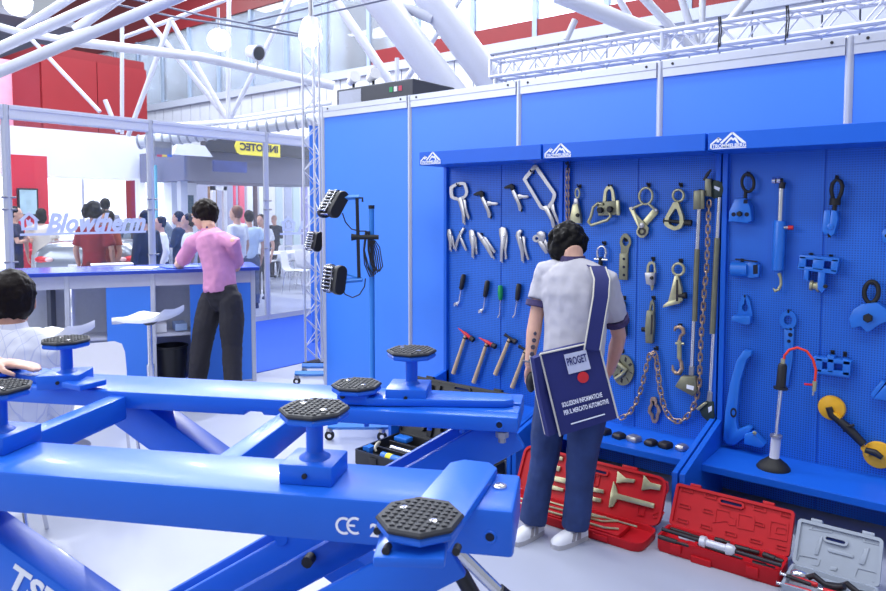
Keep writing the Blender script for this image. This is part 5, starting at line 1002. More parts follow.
def eyes(q, R, s, par):
    b = MB()
    for y in (-1, 1): b.ell(q(.083, y * .031, .010), (.010 * s, .014 * s, .008 * s), R, 10, 6)
    b.build('eyes', mat('eye_white', (210, 206, 204), .3), par); b = MB()
    for y in (-1, 1): b.ell(q(.0915, y * .031, .010), (.004 * s, .006 * s, .006 * s), R, 8, 6)
    b.build('irises', mat('dark_iris', (34, 26, 22), .3), par); b = MB(); b.ell(q(.097, 0, -.062), (.006 * s, .024 * s, .007 * s), R, 10, 6); b.build('lips', mat('lip_tone', (176, 106, 100), .5), par)
def hairdo(b, q, R, s, style):
    rnd = random.Random(style * 13 + 5)
    b.ell(q(-.030, 0, .038), (.098 * s, .088 * s, .100 * s), R, 16, 10)
    if style == 0: # tousled
        b.ell(q(-.045, 0, -.015), (.080 * s, .088 * s, .090 * s), R, 14, 8); b.ell(q(-.02, 0, .035), (.106 * s, .098 * s, .095 * s), R, 14, 8)
        for i in range(160):
            th, ph = rnd.uniform(0, 6.28), rnd.uniform(.05, 2.15); x, y, z = math.sin(ph) * math.cos(th), math.sin(ph) * math.sin(th), math.cos(ph)
            if x > .35 and z < .5: continue
            b.ell(q(-.028 + x * .100, y * .094, .026 + z * .092), (.018 * s, .016 * s, .020 * s), R, 6, 4)
    elif style == 1: # short
        b.ell(q(-.045, 0, -.010), (.072 * s, .078 * s, .080 * s), R, 14, 8)
    elif style == 2: # shoulder length
        b.ell(q(-.045, 0, -.04), (.075 * s, .092 * s, .135 * s), R, 14, 8)
    elif style == 3: # big curls
        for i in range(50):
            th, ph = rnd.uniform(0, 6.28), rnd.uniform(.05, 2.2); x, y, z = math.sin(ph) * math.cos(th), math.sin(ph) * math.sin(th), math.cos(ph)
            if x > .4 and z < .5: continue
            b.ell(q(-.02 + x * .125, y * .125, .04 + z * .125), (.04 * s, .04 * s, .04 * s), R, 7, 5)
def figure(label, J, fwd, cfg, vox=.0075, cat='person'):
    """J: world joints neck, chest, waist, pelvis, head, sl er wl ... ; clothing meshes are children of the body"""
    fwd = Vector(fwd).normalized(); left = EZ.cross(fwd); s = cfg.get('s', 1.0); g = lambda k: Vector(J[k]); base = (g('al') + g('ar')) / 2; base.z = cfg.get('z0', 0.0)
    t = thing('person', base, label, cat, cfg.get('group'))
    lf = cfg.get('shoulder_axis', (g('sl') - g('sr')).normalized()); hl = (g('hl') - g('hr')).normalized(); W_ = cfg.get('w', 1.0) * s; dp = cfg.get('d', 1.0) * s
    hf = cfg.get('headdir', fwd); up = cfg.get('headup', (0, 0, 1))
    b = MB(); R, q = headshape(b, g('head'), hf, up, s); etube(b, [g('neck') - EZ * .03, g('neck') + EZ * .03, g('head') - R @ Vector((.02, 0, .04)) * s], [.062 * s, .054 * s, .052 * s], lf)
    etube(b, [g('pelvis'), g('waist'), g('chest'), (g('chest') + g('neck')) / 2, g('neck')], [(.13 * W_, .09 * dp), (.125 * W_, .085 * dp), (.15 * W_, .095 * dp), (.14 * W_, .08 * dp), (.06 * s, .055 * s)], lf)
    for S in 'lr':
        sh, el, wr = g('s' + S), g('e' + S), g('w' + S); side = fwd
        etube(b, [sh, sh.lerp(el, .5), el, el.lerp(wr, .3), wr], [.045 * s, .043 * s, .038 * s, .040 * s, (.027 * s, .022 * s)], side)
        hd = J.get('hand' + S); dd = (Vector(hd) - wr) if hd is not None else (wr - el); hn = J.get('back' + S, left if S == 'l' else -left); hand(b, wr, dd, hn, J.get('thumb' + S, fwd), cfg.get('curl' + S, .35), s)
        etube(b, [g('h' + S), g('k' + S), g('a' + S)], [.075 * s, .05 * s, .035 * s], fwd)
    body = b.build('body', cfg['skin'], t, 180, remesh=vox * cfg.get('bodyvox', .8), relax=3)
    if cfg.get('face', True): eyes(q, R, s, body)
    if cfg.get('hair'):
        b = MB(); hairdo(b, q, R, s, cfg.get('hairstyle', 1)); h = b.build('hair', cfg['hair'], t, 180, remesh=vox, relax=2); wrinkle(h, .008, 38)
    # shirt
    b = MB(); hem = cfg.get('hem', .10); pe, wa, chs, nk = g('pelvis'), g('waist'), g('chest'), g('neck'); low = pe + (pe - wa).normalized() * hem
    lw = cfg.get('loose', 1.0); etube(b, [low, pe, wa, wa.lerp(chs, .5), chs, chs.lerp(nk, .5), chs.lerp(nk, .80), nk + EZ * .0], [(.170 * W_ * lw, .125 * dp * lw), (.168 * W_ * lw, .122 * dp * lw), (.160 * W_ * lw, .115 * dp * lw), (.170 * W_, .120 * dp), (.182 * W_, .125 * dp), (.175 * W_, .108 * dp), (.125 * W_, .085 * dp), (.060 * s, .058 * s)], lf, ends=(False, False))
    for S in 'lr':
        sh, el, wr = g('s' + S), g('e' + S), g('w' + S); chn = chs.lerp(nk, .6); k = cfg.get('sleeve', .6)
        if k <= 1: etube(b, [chn.lerp(sh, .5), sh, sh.lerp(el, k * .5), sh.lerp(el, k)], [.078 * s, .068 * s, .066 * s, .070 * s], fwd, ends=(True, False))
        else: etube(b, [chn.lerp(sh, .5), sh, sh.lerp(el, .5), el, el.lerp(wr, .5), el.lerp(wr, .93)], [.078 * s, .066 * s, .058 * s, .052 * s, .046 * s, .040 * s], fwd, ends=(True, False))
    sh_ = b.build('shirt', cfg['shirt'], t, 180, remesh=vox * 1.25, relax=4); wrinkle(sh_, cfg.get('wr', .009), 9, cfg.get('seed', 1.0))
    if cfg.get('collar'):
        b = MB(); etube(b, [nk - EZ * .012, nk + EZ * .016], [(.068 * s, .066 * s), (.062 * s, .060 * s)], lf, ends=(False, False)); b.build('collar', cfg['collar'], t, 60)
    if cfg.get('cuff'):
        for S in 'lr':
            sh, el = g('s' + S), g('e' + S); k = cfg.get('sleeve', .6); b = MB(); d_ = (el - sh).normalized(); X, Y, _ = frame_from(d_)
            c0 = sh.lerp(el, k) + d_ * .02; b.tube([c0 - d_ * .016, c0 - d_ * .014, c0 + d_ * .014, c0 + d_ * .016], [.062 * s, .0705 * s, .0705 * s, .062 * s], 20); b.build('sleeve_band', cfg['cuff'], t, 60)
    # trousers
    b = MB(); etube(b, [pe + (wa - pe).normalized() * .05, pe, pe - EZ * .06], [(.150 * W_, .105 * dp), (.165 * W_, .122 * dp), (.150 * W_, .118 * dp)], hl)
    for S in 'lr':
        hp, kn, an = g('h' + S), g('k' + S), g('a' + S); lk = cfg.get('leg', 1.0); etube(b, [hp, hp.lerp(kn, .45), kn, kn.lerp(an, .4), an + (an - kn).normalized() * .008], [.098 * s, .092 * s * lk, .078 * s * lk, .074 * s * lk, .072 * s * lk], fwd, ends=(True, False))
    if cfg.get('skirt'): etube(b, [pe, pe - EZ * .3, pe - EZ * .5], [(.16 * s, .13 * s), (.2 * s, .17 * s), (.2 * s, .17 * s)], hl)
    tr = b.build('trousers' if not cfg.get('skirt') else 'skirt', cfg['trousers'], t, 180, remesh=vox * 1.25, relax=4); wrinkle(tr, cfg.get('wr', .009) * .8, 11, 5.0)
    for S in 'lr':
        an, kn = g('a' + S), g('k' + S); ff = Vector(J.get('foot' + S, fwd)); ff = Vector((ff.x, ff.y, 0)).normalized(); si = EZ.cross(ff); z0 = an.z - .085 * s; c = Vector((an.x, an.y, z0)); fs_ = cfg.get('foot', 1.0) * s; o = lambda x, y, z: c + ff * x * fs_ + si * y * fs_ + EZ * z * s
        out = [(-.085, .0), (-.075, .028), (-.02, .034), (.06, .044), (.13, .046), (.17, .034), (.185, .0), (.17, -.034), (.13, -.046), (.06, -.044), (-.02, -.034), (-.075, -.028)]
        b = MB(); b.loft([[o(x, y, 0) for x, y in out], [o(x, y, .026) for x, y in out]]); sm = b.build('shoe_sole', cfg.get('sole', BLACK), t, 50)
        b = MB(); hgt = [.085, .085, .082, .062, .05, .045, .04, .045, .05, .062, .082, .085]
        b.loft([[o(x, y, .024) for x, y in out], [o(x * .985, y * .98, .024 + (h - .024) * .6) for (x, y), h in zip(out, hgt)], [o(x * .9 - .004, y * .62, h + .012) for (x, y), h in zip(out, hgt)]]); su = b.build('shoe', cfg.get('shoe', BLACK), t, 60)
        if cfg.get('stripe'):
            for sd in (-1, 1):
                b = MB(); b.prism([o(.00, sd * .041, .03), o(.03, sd * .044, .03), o(.012, sd * .034, .075), o(-.01, sd * .032, .075)], si * (sd * .003)); b.prism([o(.05, sd * .045, .03), o(.075, sd * .046, .03), o(.052, sd * .035, .068), o(.032, sd * .036, .07)], si * (sd * .003)); b.build('shoe_stripe', cfg['stripe'], su, 0)
    return t, body
# ---- person looking at the tools
MBp = Vector((2.93, 1.63, 0))
def M(u, v, o=0.0): return onplane(u, v, MBp + FH * o, FH)
hl, hr = M(553, 398, .06), M(590, 402, -.06)
J = dict(neck=M(573, 259, .06), chest=M(575, 295, .02), waist=M(573, 350, -.02), pelvis=M(571, 392, -.02), head=M(569, 248.5, .15), sl=M(546, 272, .14), sr=M(607, 282, -.07),
         el=M(536, 318, .10), wl=M(529, 365, .06), handl=M(529, 390, .09), er=M(619, 336, .06), wr=M(610, 372, .22), handr=M(603, 385, .30), hl=hl, hr=hr, kl=M(543, 462, .06), kr=M(580, 468, -.03),
         al=M(533, 524, .03), ar=M(576, 520, -.02), footl=(-.55, .25, 0), footr=(-.75, .45, 0))
J['al'].z = J['ar'].z = .078
fw = Vector((1.0, -0.05, 0))
J['footl'] = -RH * .75 - FH * .65; J['footr'] = -RH * .72 - FH * .45
GREYT = cloth('heather_grey_cotton', (178, 176, 186)); NAVY = cloth('navy_canvas', (28, 36, 104), .7)
DENIM = mat('dark_blue_denim', (36, 56, 104), .85, 0, .3, 9, .5, 320)
PLAID = mat('navy_plaid_band', (60, 50, 92), .8, 0, .4, 60)
m1, mbody = figure('person in grey shirt and jeans with a navy shoulder bag, looking at the tool wall', J, fw, dict(s=.94, foot=.86, skin=SKIN, hair=HAIRB, hairstyle=0, shirt=GREYT, trousers=DENIM, sleeve=.62, cuff=PLAID, collar=PLAID, hem=.02, shoe=mat('white_trainer_leather', (222, 222, 228), .5), sole=mat('grey_trainer_sole', (176, 174, 178), .6), stripe=mat('grey_trainer_stripe', (150, 146, 150), .6), headdir=Vector((.93, .05, -.38)), headup=(.38, 0, .93), curll=.9, curlr=.6, wr=.010, seed=2.0, leg=.97, w=.97, loose=1.04, shoulder_axis=Vector((-.15, 1, .0)).normalized()), .0065)
# tattoo on the forearm, watch band
fa, fb2 = J['el'], J['wl']; tn = (CAM - fa).normalized(); tn.z = 0; tn.normalize()
b = MB(); rt = (fb2 - fa).normalized(); sx = tn.cross(rt).normalized()
for k, (w_, h_) in enumerate(((.012, .010), (.018, .013), (.020, .014), (.019, .013), (.02, .014))):
    c = fa.lerp(fb2, .30 + .145 * k) + tn * (.0375 - .0025 * k) + sx * .006
    b.torus(c, tn, w_ * .45, .0030, 10, 4); b.box(c, (.004, .004, .02))
b.build('forearm_tattoo', mat('tattoo_ink', (70, 70, 92), .6), m1)
MB().torus(J['wl'] + (J['el'] - J['wl']) * .07, J['el'] - J['wl'], .030, .004, 20, 6).build('wrist_band', mat('grey_wrist_band', (110, 112, 128), .5), m1)
# camera-side bag with strap
bp = [M(540, 354, -.175), M(598, 341, -.175), M(618, 418, -.16), M(560, 436, -.16)]
bag = thing('shoulder_bag', sum(bp, Vector()) / 4, 'navy shoulder bag with white trim and lettering hanging at the person\'s hip', 'bag')
nrm = (bp[1] - bp[0]).cross(bp[3] - bp[0]).normalized(); nrm = nrm if nrm.dot(FH) > 0 else -nrm
def BQ(a, c, o=0.0): return bp[0].lerp(bp[1], a).lerp(bp[3].lerp(bp[2], a), c) - nrm * o
b = MB(); n_ = 8
front = [[BQ(i / n_, j / n_, .012 * math.sin(math.pi * i / n_) * math.sin(math.pi * j / n_)) for i in range(n_ + 1)] for j in range(n_ + 1)]; back = [[BQ(i / n_, j / n_, -.035 - .01 * math.sin(math.pi * i / n_)) for i in range(n_ + 1)] for j in range(n_ + 1)]
for G_ in (front, back):
    vs = [p for r in G_ for p in r]; b.add(vs, [(j * (n_ + 1) + i, j * (n_ + 1) + i + 1, (j + 1) * (n_ + 1) + i + 1, (j + 1) * (n_ + 1) + i) for i in range(n_) for j in range(n_)])
for e in ([(i, 0) for i in range(n_ + 1)], [(n_, j) for j in range(n_ + 1)], [(i, n_) for i in range(n_ + 1)], [(0, j) for j in range(n_ + 1)]):
    for (i, j), (i2, j2) in zip(e[:-1], e[1:]): b.add([front[j][i], front[j2][i2], back[j2][i2], back[j][i]], [(0, 1, 2, 3)])
b.build('pouch', NAVY, bag, 60)
PIPE = mat('cream_piping', (206, 202, 190), .7)
MB().tube([BQ(0, 0, .002), BQ(.5, 0, .004), BQ(1, 0, .002), BQ(1, .5, .004), BQ(1, 1, .002)], .0045, 6).build('piping', PIPE, bag); MB().tube([BQ(0, 0, .002), BQ(0, .5, .004), BQ(0, 1, .002)], .0045, 6).build('piping', PIPE, bag)
xd = (BQ(1, .5) - BQ(0, .5)).normalized(); yd = (BQ(.5, 0) - BQ(.5, 1)); yd = (yd - xd * yd.dot(xd)).normalized(); BW = (bp[1] - bp[0]).length
b = MB(); b.prism([BQ(.38, .06, .014), BQ(.76, .06, .014), BQ(.76, .30, .016), BQ(.38, .30, .016)], -nrm * .001); lg = b.build('logo_patch', mat('pale_logo_print', (196, 200, 222), .6), bag, 0)
text_mesh('PROGET', .05, BQ(.40, .20, .018), xd, yd, .0003, 'lettering', NAVY, bag, bold=.001, fit=BW * .34)
b = MB(); b.lathe(BQ(.60, .38, .013), -nrm, [(.026, 0), (.026, .003), (.02, .004)], 22); b.build('red_ball_print', REDP, bag)
for r_, tx in enumerate(('SOLUZIONI INFORMATICHE', 'PER IL MERCATO AUTOMOTIVE')): text_mesh(tx, .030, BQ(.15, .665 + .095 * r_, .014), xd, yd, .0003, 'lettering', DECAL, bag, bold=.0008, fit=BW * (.70 if r_ == 0 else .78))
b = MB(); b.prism([BQ(.22, .885, .008), BQ(.80, .885, .010), BQ(.80, .90, .010), BQ(.22, .90, .008)], -nrm * .001); b.build('printed_line', DECAL, bag, 0)
def strip(pts, w, th, sd):
    b = MB(); rings = []
    for i, p in enumerate(pts):
        t_ = (pts[min(i + 1, len(pts) - 1)] - pts[max(i - 1, 0)]).normalized(); x = Vector(sd) - t_ * Vector(sd).dot(t_); x.normalize(); y = t_.cross(x); rings.append([p + x * w / 2 + y * th / 2, p - x * w / 2 + y * th / 2, p - x * w / 2 - y * th / 2, p + x * w / 2 - y * th / 2])
    return b.loft(rings)
sp = [M(592, 350, -.19), M(597, 320, -.195), M(601, 296, -.185), M(602, 279, -.16), M(598, 267, -.10), M(590, 264, .02), M(572, 300, .14)]
strip(sp, .070, .004, RH).build('strap', NAVY, bag, 60)
MB().tube([p - RH * .035 for p in sp[:5]], .004, 6).build('piping', PIPE, bag); MB().tube([p + RH * .035 for p in sp[:5]], .004, 6).build('piping', PIPE, bag)
sp2 = [M(541, 356, -.17), M(547, 394, -.15), M(556, 434, -.15)]; strip([p - RH * .02 for p in sp2], .055, .03, FH * .6 + RH).build('side_gusset', NAVY, bag, 60); MB().tube([p - RH * .05 for p in sp2], .004, 6).build('piping', PIPE, bag)
ph = M(531, 382, .05); b = MB(); b.ell(ph, (.026, .026, .052), None, 14, 10); hh = b.build('handheld_device', BPLAST); tag(hh, 'dark rounded device held in the person\'s left hand', 'device'); 
# ---- person at the counter in a pink shirt
CB = onfloor(214, 399); 
def N(u, v, o=0.0): return onplane(u, v, CB + FH * o, FH)
J = dict(neck=N(209, 230, .06), chest=N(215, 247, .03), waist=N(219, 270, 0), pelvis=N(221, 291, 0), head=N(203.5, 215, .12), sl=N(193, 243, .10), sr=N(233, 243, -.05), el=N(180, 265, .22), wl=N(177, 264, .50), handl=N(176, 264, .62),
         er=N(236, 268, .20), wr=N(222, 265, .50), handr=N(214, 265, .60), hl=N(211, 300, .05), hr=N(231, 300, -.05), kl=N(202, 343, .02), kr=N(232, 344, -.02), al=N(196, 384, .04), ar=N(234, 386, -.05))
J['al'].z = J['ar'].z = .09
PINK = cloth('pink_cotton_shirt', (206, 140, 180)); BTR = cloth('charcoal_trousers', (38, 36, 44))
m2, _b = figure('person in pink short-sleeved shirt and charcoal trousers leaning on the counter', J, Vector((-.25, 1, 0)), dict(s=1.0, skin=SKIN, hair=HAIRD, hairstyle=0, shirt=PINK, trousers=BTR, sleeve=.80, collar=PINK, hem=-.05, headdir=Vector((-.45, .85, -.25)), headup=(-.1, .2, 1), wr=.013, seed=4.0, leg=1.12, w=1.0, loose=1.03, shoulder_axis=Vector((-.85, -.35, .0)).normalized(), curll=.3, curlr=.3), .008)
MB().tube([J['neck'] + EZ * .02 - RH * .05, J['neck'] + EZ * .025 - FH * .055, J['neck'] + EZ * .02 + RH * .055], .008, 6).build('lanyard', NAVY, m2)
# ---- seated person at the left edge (back view)
SB = Vector((1.14, 3.49, 0)); 
def Q(u, v, o=0.0): return onplane(u, v, SB + FH * o, FH)
J = dict(neck=Q(10, 326, 0), chest=Q(8, 360, 0), waist=Q(6, 402, .02), pelvis=Q(4, 438, .04), head=Q(12, 302, .05), sl=Q(-38, 352, .03), sr=Q(50, 352, .0), el=Q(-50, 410, .10), wl=Q(-30, 430, .34), er=Q(62, 408, .10), wr=Q(44, 430, .34),
         hl=Q(-18, 440, .06), hr=Q(28, 440, .04), kl=Q(-60, 436, .45), kr=Q(-30, 436, .47), al=Q(-75, 520, .48), ar=Q(-48, 520, .50))
J['al'].z = J['ar'].z = .09
PLW = mat('white_plaid_shirt', (226, 228, 238), .85, 0, .05, 40)
nt = PLW.node_tree; bs = nt.nodes['Principled BSDF']; tc = nt.nodes.new('ShaderNodeTexCoord'); wv = nt.nodes.new('ShaderNodeTexBrick'); nt.links.new(tc.outputs['Object'], wv.inputs['Vector'])
wv.inputs['Scale'].default_value = 9; wv.inputs['Color1'].default_value = (*rgb(232, 233, 240), 1); wv.inputs['Color2'].default_value = (*rgb(226, 228, 238), 1); wv.inputs['Mortar'].default_value = (*rgb(206, 210, 230), 1); wv.inputs['Mortar Size'].default_value = .012; wv.offset = 0; nt.links.new(wv.outputs['Color'], bs.inputs['Base Color'])
figure('seated person in white plaid shirt seen from behind at the left edge', J, FH, dict(s=1.09, skin=SKIN2, hair=HAIRD, hairstyle=1, shirt=PLW, trousers=BTR, sleeve=1.5, collar=PLW, hem=.03, wr=.010, seed=6.0, z0=0.0, w=1.05, headdir=Vector((ray(12, 300).x, ray(12, 300).y, -.1))), .008)
# ---- visitor just outside the left edge whose arm rests on the lift
wq = lambda u, v, D: CAM + ray(u, v) * (D / 1.0)
A_ = LP(2.02, 2.13, 1.066); B_ = LP(2.40, 2.08, 1.085); shd = LP(2.62, 2.12, 1.36)
J = dict(neck=LP(2.80, 2.16, 1.44), chest=LP(2.80, 2.14, 1.22), waist=LP(2.80, 2.12, 1.02), pelvis=LP(2.80, 2.10, .90), head=LP(2.78, 2.16, 1.60), sl=LP(2.95, 2.28, 1.36), sr=shd, er=B_, wr=A_, handr=LP(1.90, 2.15, 1.056), backr=EZ, thumbr=-E2,
         el=LP(3.06, 2.2, 1.10), wl=LP(2.92, 2.05, .95), hl=LP(2.87, 2.16, .86), hr=LP(2.73, 2.06, .86), kl=LP(2.89, 2.16, .48), kr=LP(2.73, 2.06, .48), al=LP(2.90, 2.17, .09), ar=LP(2.73, 2.07, .09))
figure('visitor at the left edge whose bare forearm rests on the lift arm', J, -E1, dict(s=1.0, skin=SKIN, hair=HAIRD, hairstyle=1, shirt=NAVY, trousers=BTR, sleeve=.75, hem=.02, curlr=.16, seed=8.0), .008)
MB().torus(A_ + (B_ - A_).normalized() * .05, B_ - A_, .032, .010, 18, 6).build('wristwatch', BPLAST, [o for o in COL.objects if o.name.startswith('person') and o.parent is None][-1])
# ================================================================== the hall behind
def yb(name, u0, v0, u1, v1, Y, th, m, label=None, parent=None, kind='structure', z0=None, cat=None, group=None):
    a, c = on(u0, v0, 1, Y), on(u1, v1, 1, Y); zb = c.z if z0 is None else z0
    o = MB().span((a.x, Y, zb), (c.x, Y + th, a.z)).build(name, m, parent, 0)
    if parent is None: tag(o, label, cat, group, kind if cat is None else None)
    return o
SOFTW = mat('white_stand_wall', (236, 238, 246), .6, 0, .01); REDW = mat('red_hall_cladding', (128, 10, 24), .5, 0, .04, 2); BACKLIT = mat('backlit_white_panel', (246, 249, 255), .6, 0, .0, emit=1.1)
GSTEEL = mat('galvanised_cladding', (206, 210, 224), .5, .1, .05, 3); STRW = mat('white_painted_steelwork', (192, 195, 210), .4, 0, .02); CONC = mat('pale_concrete', (200, 202, 212), .7, 0, .04, 3)
# ---- gallery facade along the hall side
FX = 14.0; ga = thing('wall_gallery', (FX, 18, 4.4), 'upper gallery facade with glazing, red fascia and metal band', kind='structure')
FGL = glass_material('pale_blue_gallery_glass', (.88, .93, .97), .16)  # pale diffuse haze mixed into the glass to lighten the gallery panes
ys = [-7.5 + 1.75 * k for k in range(25)]
for k in range(len(ys) - 1):
    y0, y1 = ys[k], ys[k + 1]
    MB().span((FX, y0 + .06, 5.55), (FX + .03, y1 - .06, 8.0)).build('pane', FGL, ga, 0)
    MB().span((FX - .06, y0 - .06, 5.5), (FX + .1, y0 + .06, 8.0)).build('mullion', mat('blue_grey_mullion', (150, 166, 190), .4), ga, 0)
    for j in range(3): MB().span((FX - .02, y0 + j * .583, 4.2), (FX + .1, y0 + j * .583 + .55, 5.32)).build('metal_panel', GSTEEL, ga, 0)
MB().span((FX + .04, ys[0], 4.2), (FX + .14, ys[-1], 5.4)).build('panel_backing', mat('dark_joint', (96, 100, 116), .8), ga, 0)
MB().span((FX - .12, ys[0], 5.32), (FX + .2, ys[-1], 5.55)).build('sill_rail', mat('grey_sill', (176, 182, 200), .5), ga, 0); MB().span((FX - .05, ys[0], 8.0), (FX + .4, ys[-1], 10.6)).build('red_fascia', REDW, ga, 0)
MB().span((FX, ys[0], 0), (FX + .3, ys[-1], 4.2)).build('lower_wall', SOFTW, ga, 0)
MB().span((FX + .2, ys[0], 5.3), (FX + 7, ys[-1], 5.4)).build('gallery_floor', CONC, ga, 0); MB().span((FX + .2, ys[0], 8.6), (FX + 7, ys[-1], 8.7)).build('gallery_ceiling', SOFTW, ga, 0)
for k in range(15): MB().span((FX + 6.8, -6 + 2.75 * k, 5.5), (FX + 6.9, -3.6 + 2.75 * k, 8.2)).build('added_glow_panel', mat('back_wall_glow_fill', (240, 247, 255), .5, emit=2.6), ga, 0)  # glowing panels added along the back wall so the gallery glass looks bright
MB().span((FX + 7, ys[0], 5.4), (FX + 7.1, ys[-1], 8.6)).build('gallery_back_wall', CONC, ga, 0); MB().span((FX - .035, ys[0], 5.55), (FX - .005, 13.4, 5.95)).build('red_parapet', REDW, ga, 0)
MB().span((FX + .2, 12.9, 5.56), (FX + .9, 14.6, 7.5)).build('red_partition', REDW, ga, 0); MB().span((FX + 2.0, 22.0, 5.4), (FX + 3.0, 23.4, 7.4)).build('red_partition', REDW, ga, 0)
for y in (14.2, 16.6, 19.5, 21.8):
    MB().tube([(FX + 1.5, y, 5.4), (FX + 1.7, y + 1.3, 8.6)], .16, 10).build('gallery_strut', mat('blue_grey_mullion', (150, 166, 190)), ga)
for y in (4.0, 14.0, 24.0): area('gallery_fill_light', (FX + 3.5, y, 8.5), 4.0, 9.0, 900)  # unseen fill lights added to brighten the gallery interior
MB().span((-2, 18.7, 6.3), (9.2, 34, 6.45)).build('ceiling_deck', mat('grey_roof_deck', (120, 124, 138), .7, 0, .1, 2), ga, 0)
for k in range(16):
    for x in (1.6, 4.2): MB().span((FX + x, -5.5 + 2.4 * k, 8.57), (FX + x + 1.3, -4.0 + 2.4 * k, 8.6)).build('added_ceiling_glow', mat('ceiling_glow_fill', (238, 246, 255), .5, emit=5.0), ga, 0)  # emissive panels added under the ceiling to lift the grey glazing
# ---- red tower block at the left
rt = thing('wall_red_block', (7.6, 16, 0), 'red clad block of panels under the white roof trusses', kind='structure')
x0, x1 = 6.52, 8.9
MB().span((x0 + .03, 16.03, 0), (x1 - .03, 18.5, 5.15)).build('core', mat('dark_red_joint', (120, 14, 26), .7), rt, 0)
for i in range(2):
    for j in range(4): MB().span((x0 + .02 + i * 1.19, 16.0, .1 + j * 1.22), (x0 + 1.19 + i * 1.19, 16.03, 1.30 + j * 1.22)).build('cladding_panel', REDW, rt, 0)
for j in range(4): MB().span((x0, 16.05, .1 + j * 1.22), (x0 + .03, 18.4, 1.30 + j * 1.22)).build('cladding_panel', REDW, rt, 0)
pk = thing('wall_pink_glazing', (5.4, 17.5, 0), 'pink glazed front with painted glow and grey mullions at the far left', kind='structure')
for i in range(4): MB().span((3.2 + i * .9, 17.5, 0), (4.06 + i * .9, 17.55, 5.0)).build('pane', mat('pink_glow_glass', (244, 150, 176), .4, 0, .2, 2.5, emit=.35), pk, 0); MB().span((4.06 + i * .9, 17.46, 0), (4.10 + i * .9, 17.58, 5.0)).build('mullion', mat('blue_grey_mullion', (150, 166, 190)), pk, 0)  # pane glow stands for light and reflections on this facade
# ---- roof steelwork
def T(pts, rpx, D, name, label, cat='steelwork', m=STRW, group='white roof tubes', n=12):
    nn = FH; P = [onplane(u, v, CAM + FH * d_, FH) for (u, v), d_ in zip(pts, D if isinstance(D, (list, tuple)) else [D] * len(pts))]
    Dm = D if not isinstance(D, (list, tuple)) else sum(D) / len(D); b = MB(); b.tube(P, rpx * Dm / FPX, n); return tag(b.build(name, m), label, cat, group)
T([(-20, 57), (120, -6)], 5.2, 9, 'roof_beam', 'thick white roof tube slanting across the top left corner, upper of two'); T([(-20, 80), (190, -8)], 5.6, 9, 'roof_beam', 'thick white roof tube slanting across the top left corner, lower of two')
T([(-10, 24), (22, 33), (60, 39), (92, 30)], 3.6, 9.6, 'roof_tube', 'bent white tube between the two slanting beams at top left'); T([(75, 42), (200, 57), (334, 86)], 4.6, [12, 12.4, 12.8], 'roof_tube', 'long white horizontal tube in front of the red block')
T([(20, 30), (75, -5)], 4.2, 9.8, 'roof_tube', 'white tube crossing above the slanting beams, far left'); T([(75, 30), (125, -6)], 4.5, 9.8, 'roof_tube', 'white tube between the slanting beams, right of the bent one')
for i, (a, c, r, lb) in enumerate([((32, 40), (100, 112), 2.0, 'thin white brace running down across the red block from the left'), ((122, 24), (122, 134), 1.9, 'thin vertical white post in front of the red block'), ((143, 14), (228, 120), 2.5, 'white diagonal brace left of the bright lamp, longer one'), ((170, 22), (128, 136), 2.3, 'white diagonal brace leaning left in front of the gallery'), ((172, 22), (227, 119), 2.5, 'white diagonal brace meeting the lower node beside the lamp post'), ((122, 38), (236, -4), 2.0, 'thin white strut rising along the red fascia'), ((229, -4), (228, 120), 2.2, 'slim white vertical post under the middle lamp'), ((292, -4), (230, 119), 2.4, 'white diagonal brace behind the loudspeaker'), ((229, 121), (332, 104), 3.6, 'white tube running right from the lower truss node'), ((105, 100), (118, 132), 2.2, 'short white brace stub above the glass partition'), ((332, -5), (393, 86), 4.4, 'white slanting tube left of the thick columns'), ((397, 58), (397, 92), 2.2, 'short white post between slanting tube and thick column'), ((462, -4), (399, 90), 3.2, 'white brace crossing behind the two thick columns')]):
    T([a, c], r, 13 + .15 * (i % 3), 'roof_brace', lb)
T([(372, -10), (462, 108)], 15.5, 12, 'raking_column', 'thick white raking column, left of the pair'); T([(424, -10), (510, 108)], 14.5, 12.2, 'raking_column', 'thick white raking column, right of the pair'); T([(398, 4), (432, 19)], 5.2, 12.1, 'column_link', 'short white tube linking the two raking columns')
for a, c, r, lb in [((556, -6), (668, 40), 8.5, 'broad white roof beam above the alloy truss'), ((640, -6), (694, 52), 4.2, 'white brace meeting the node behind the alloy truss, left one'), ((680, -6), (696, 44), 3.6, 'white brace meeting the node behind the alloy truss, second one'), ((702.5, -6), (702, 44), 3.2, 'vertical white post meeting the node behind the alloy truss'), ((752, -6), (704, 52), 4.2, 'white brace meeting the node behind the alloy truss, right one'), ((575, 20), (566, 40), 3.2, 'short pale strut left of the broad roof beam'), ((617, -4), (630, 18), 3.2, 'short pale strut right of the broad roof beam')]: T([a, c], r, 12.5, 'roof_brace', lb)
CABLE = mat('dark_cable', (96, 100, 124), .6)
for i, (p, lb) in enumerate([([(76, -4), (175, 17), (310, 38)], 'dark lighting cable sagging across the top left, upper'), ([(120, -4), (200, 15), (300, 34)], 'dark lighting cable sagging across the top left, lower'), ([(262, 28), (330, 12), (402, -4)], 'grey cable tray rail rising to the right above the lamp, lower'), ([(248, 22), (300, 10), (350, -4)], 'grey cable tray rail rising to the right above the lamp, upper')]): T(p, 1.0, 11.5, 'lighting_cable', lb, 'cable', CABLE, 'lighting cables under the roof', 6)
b = None
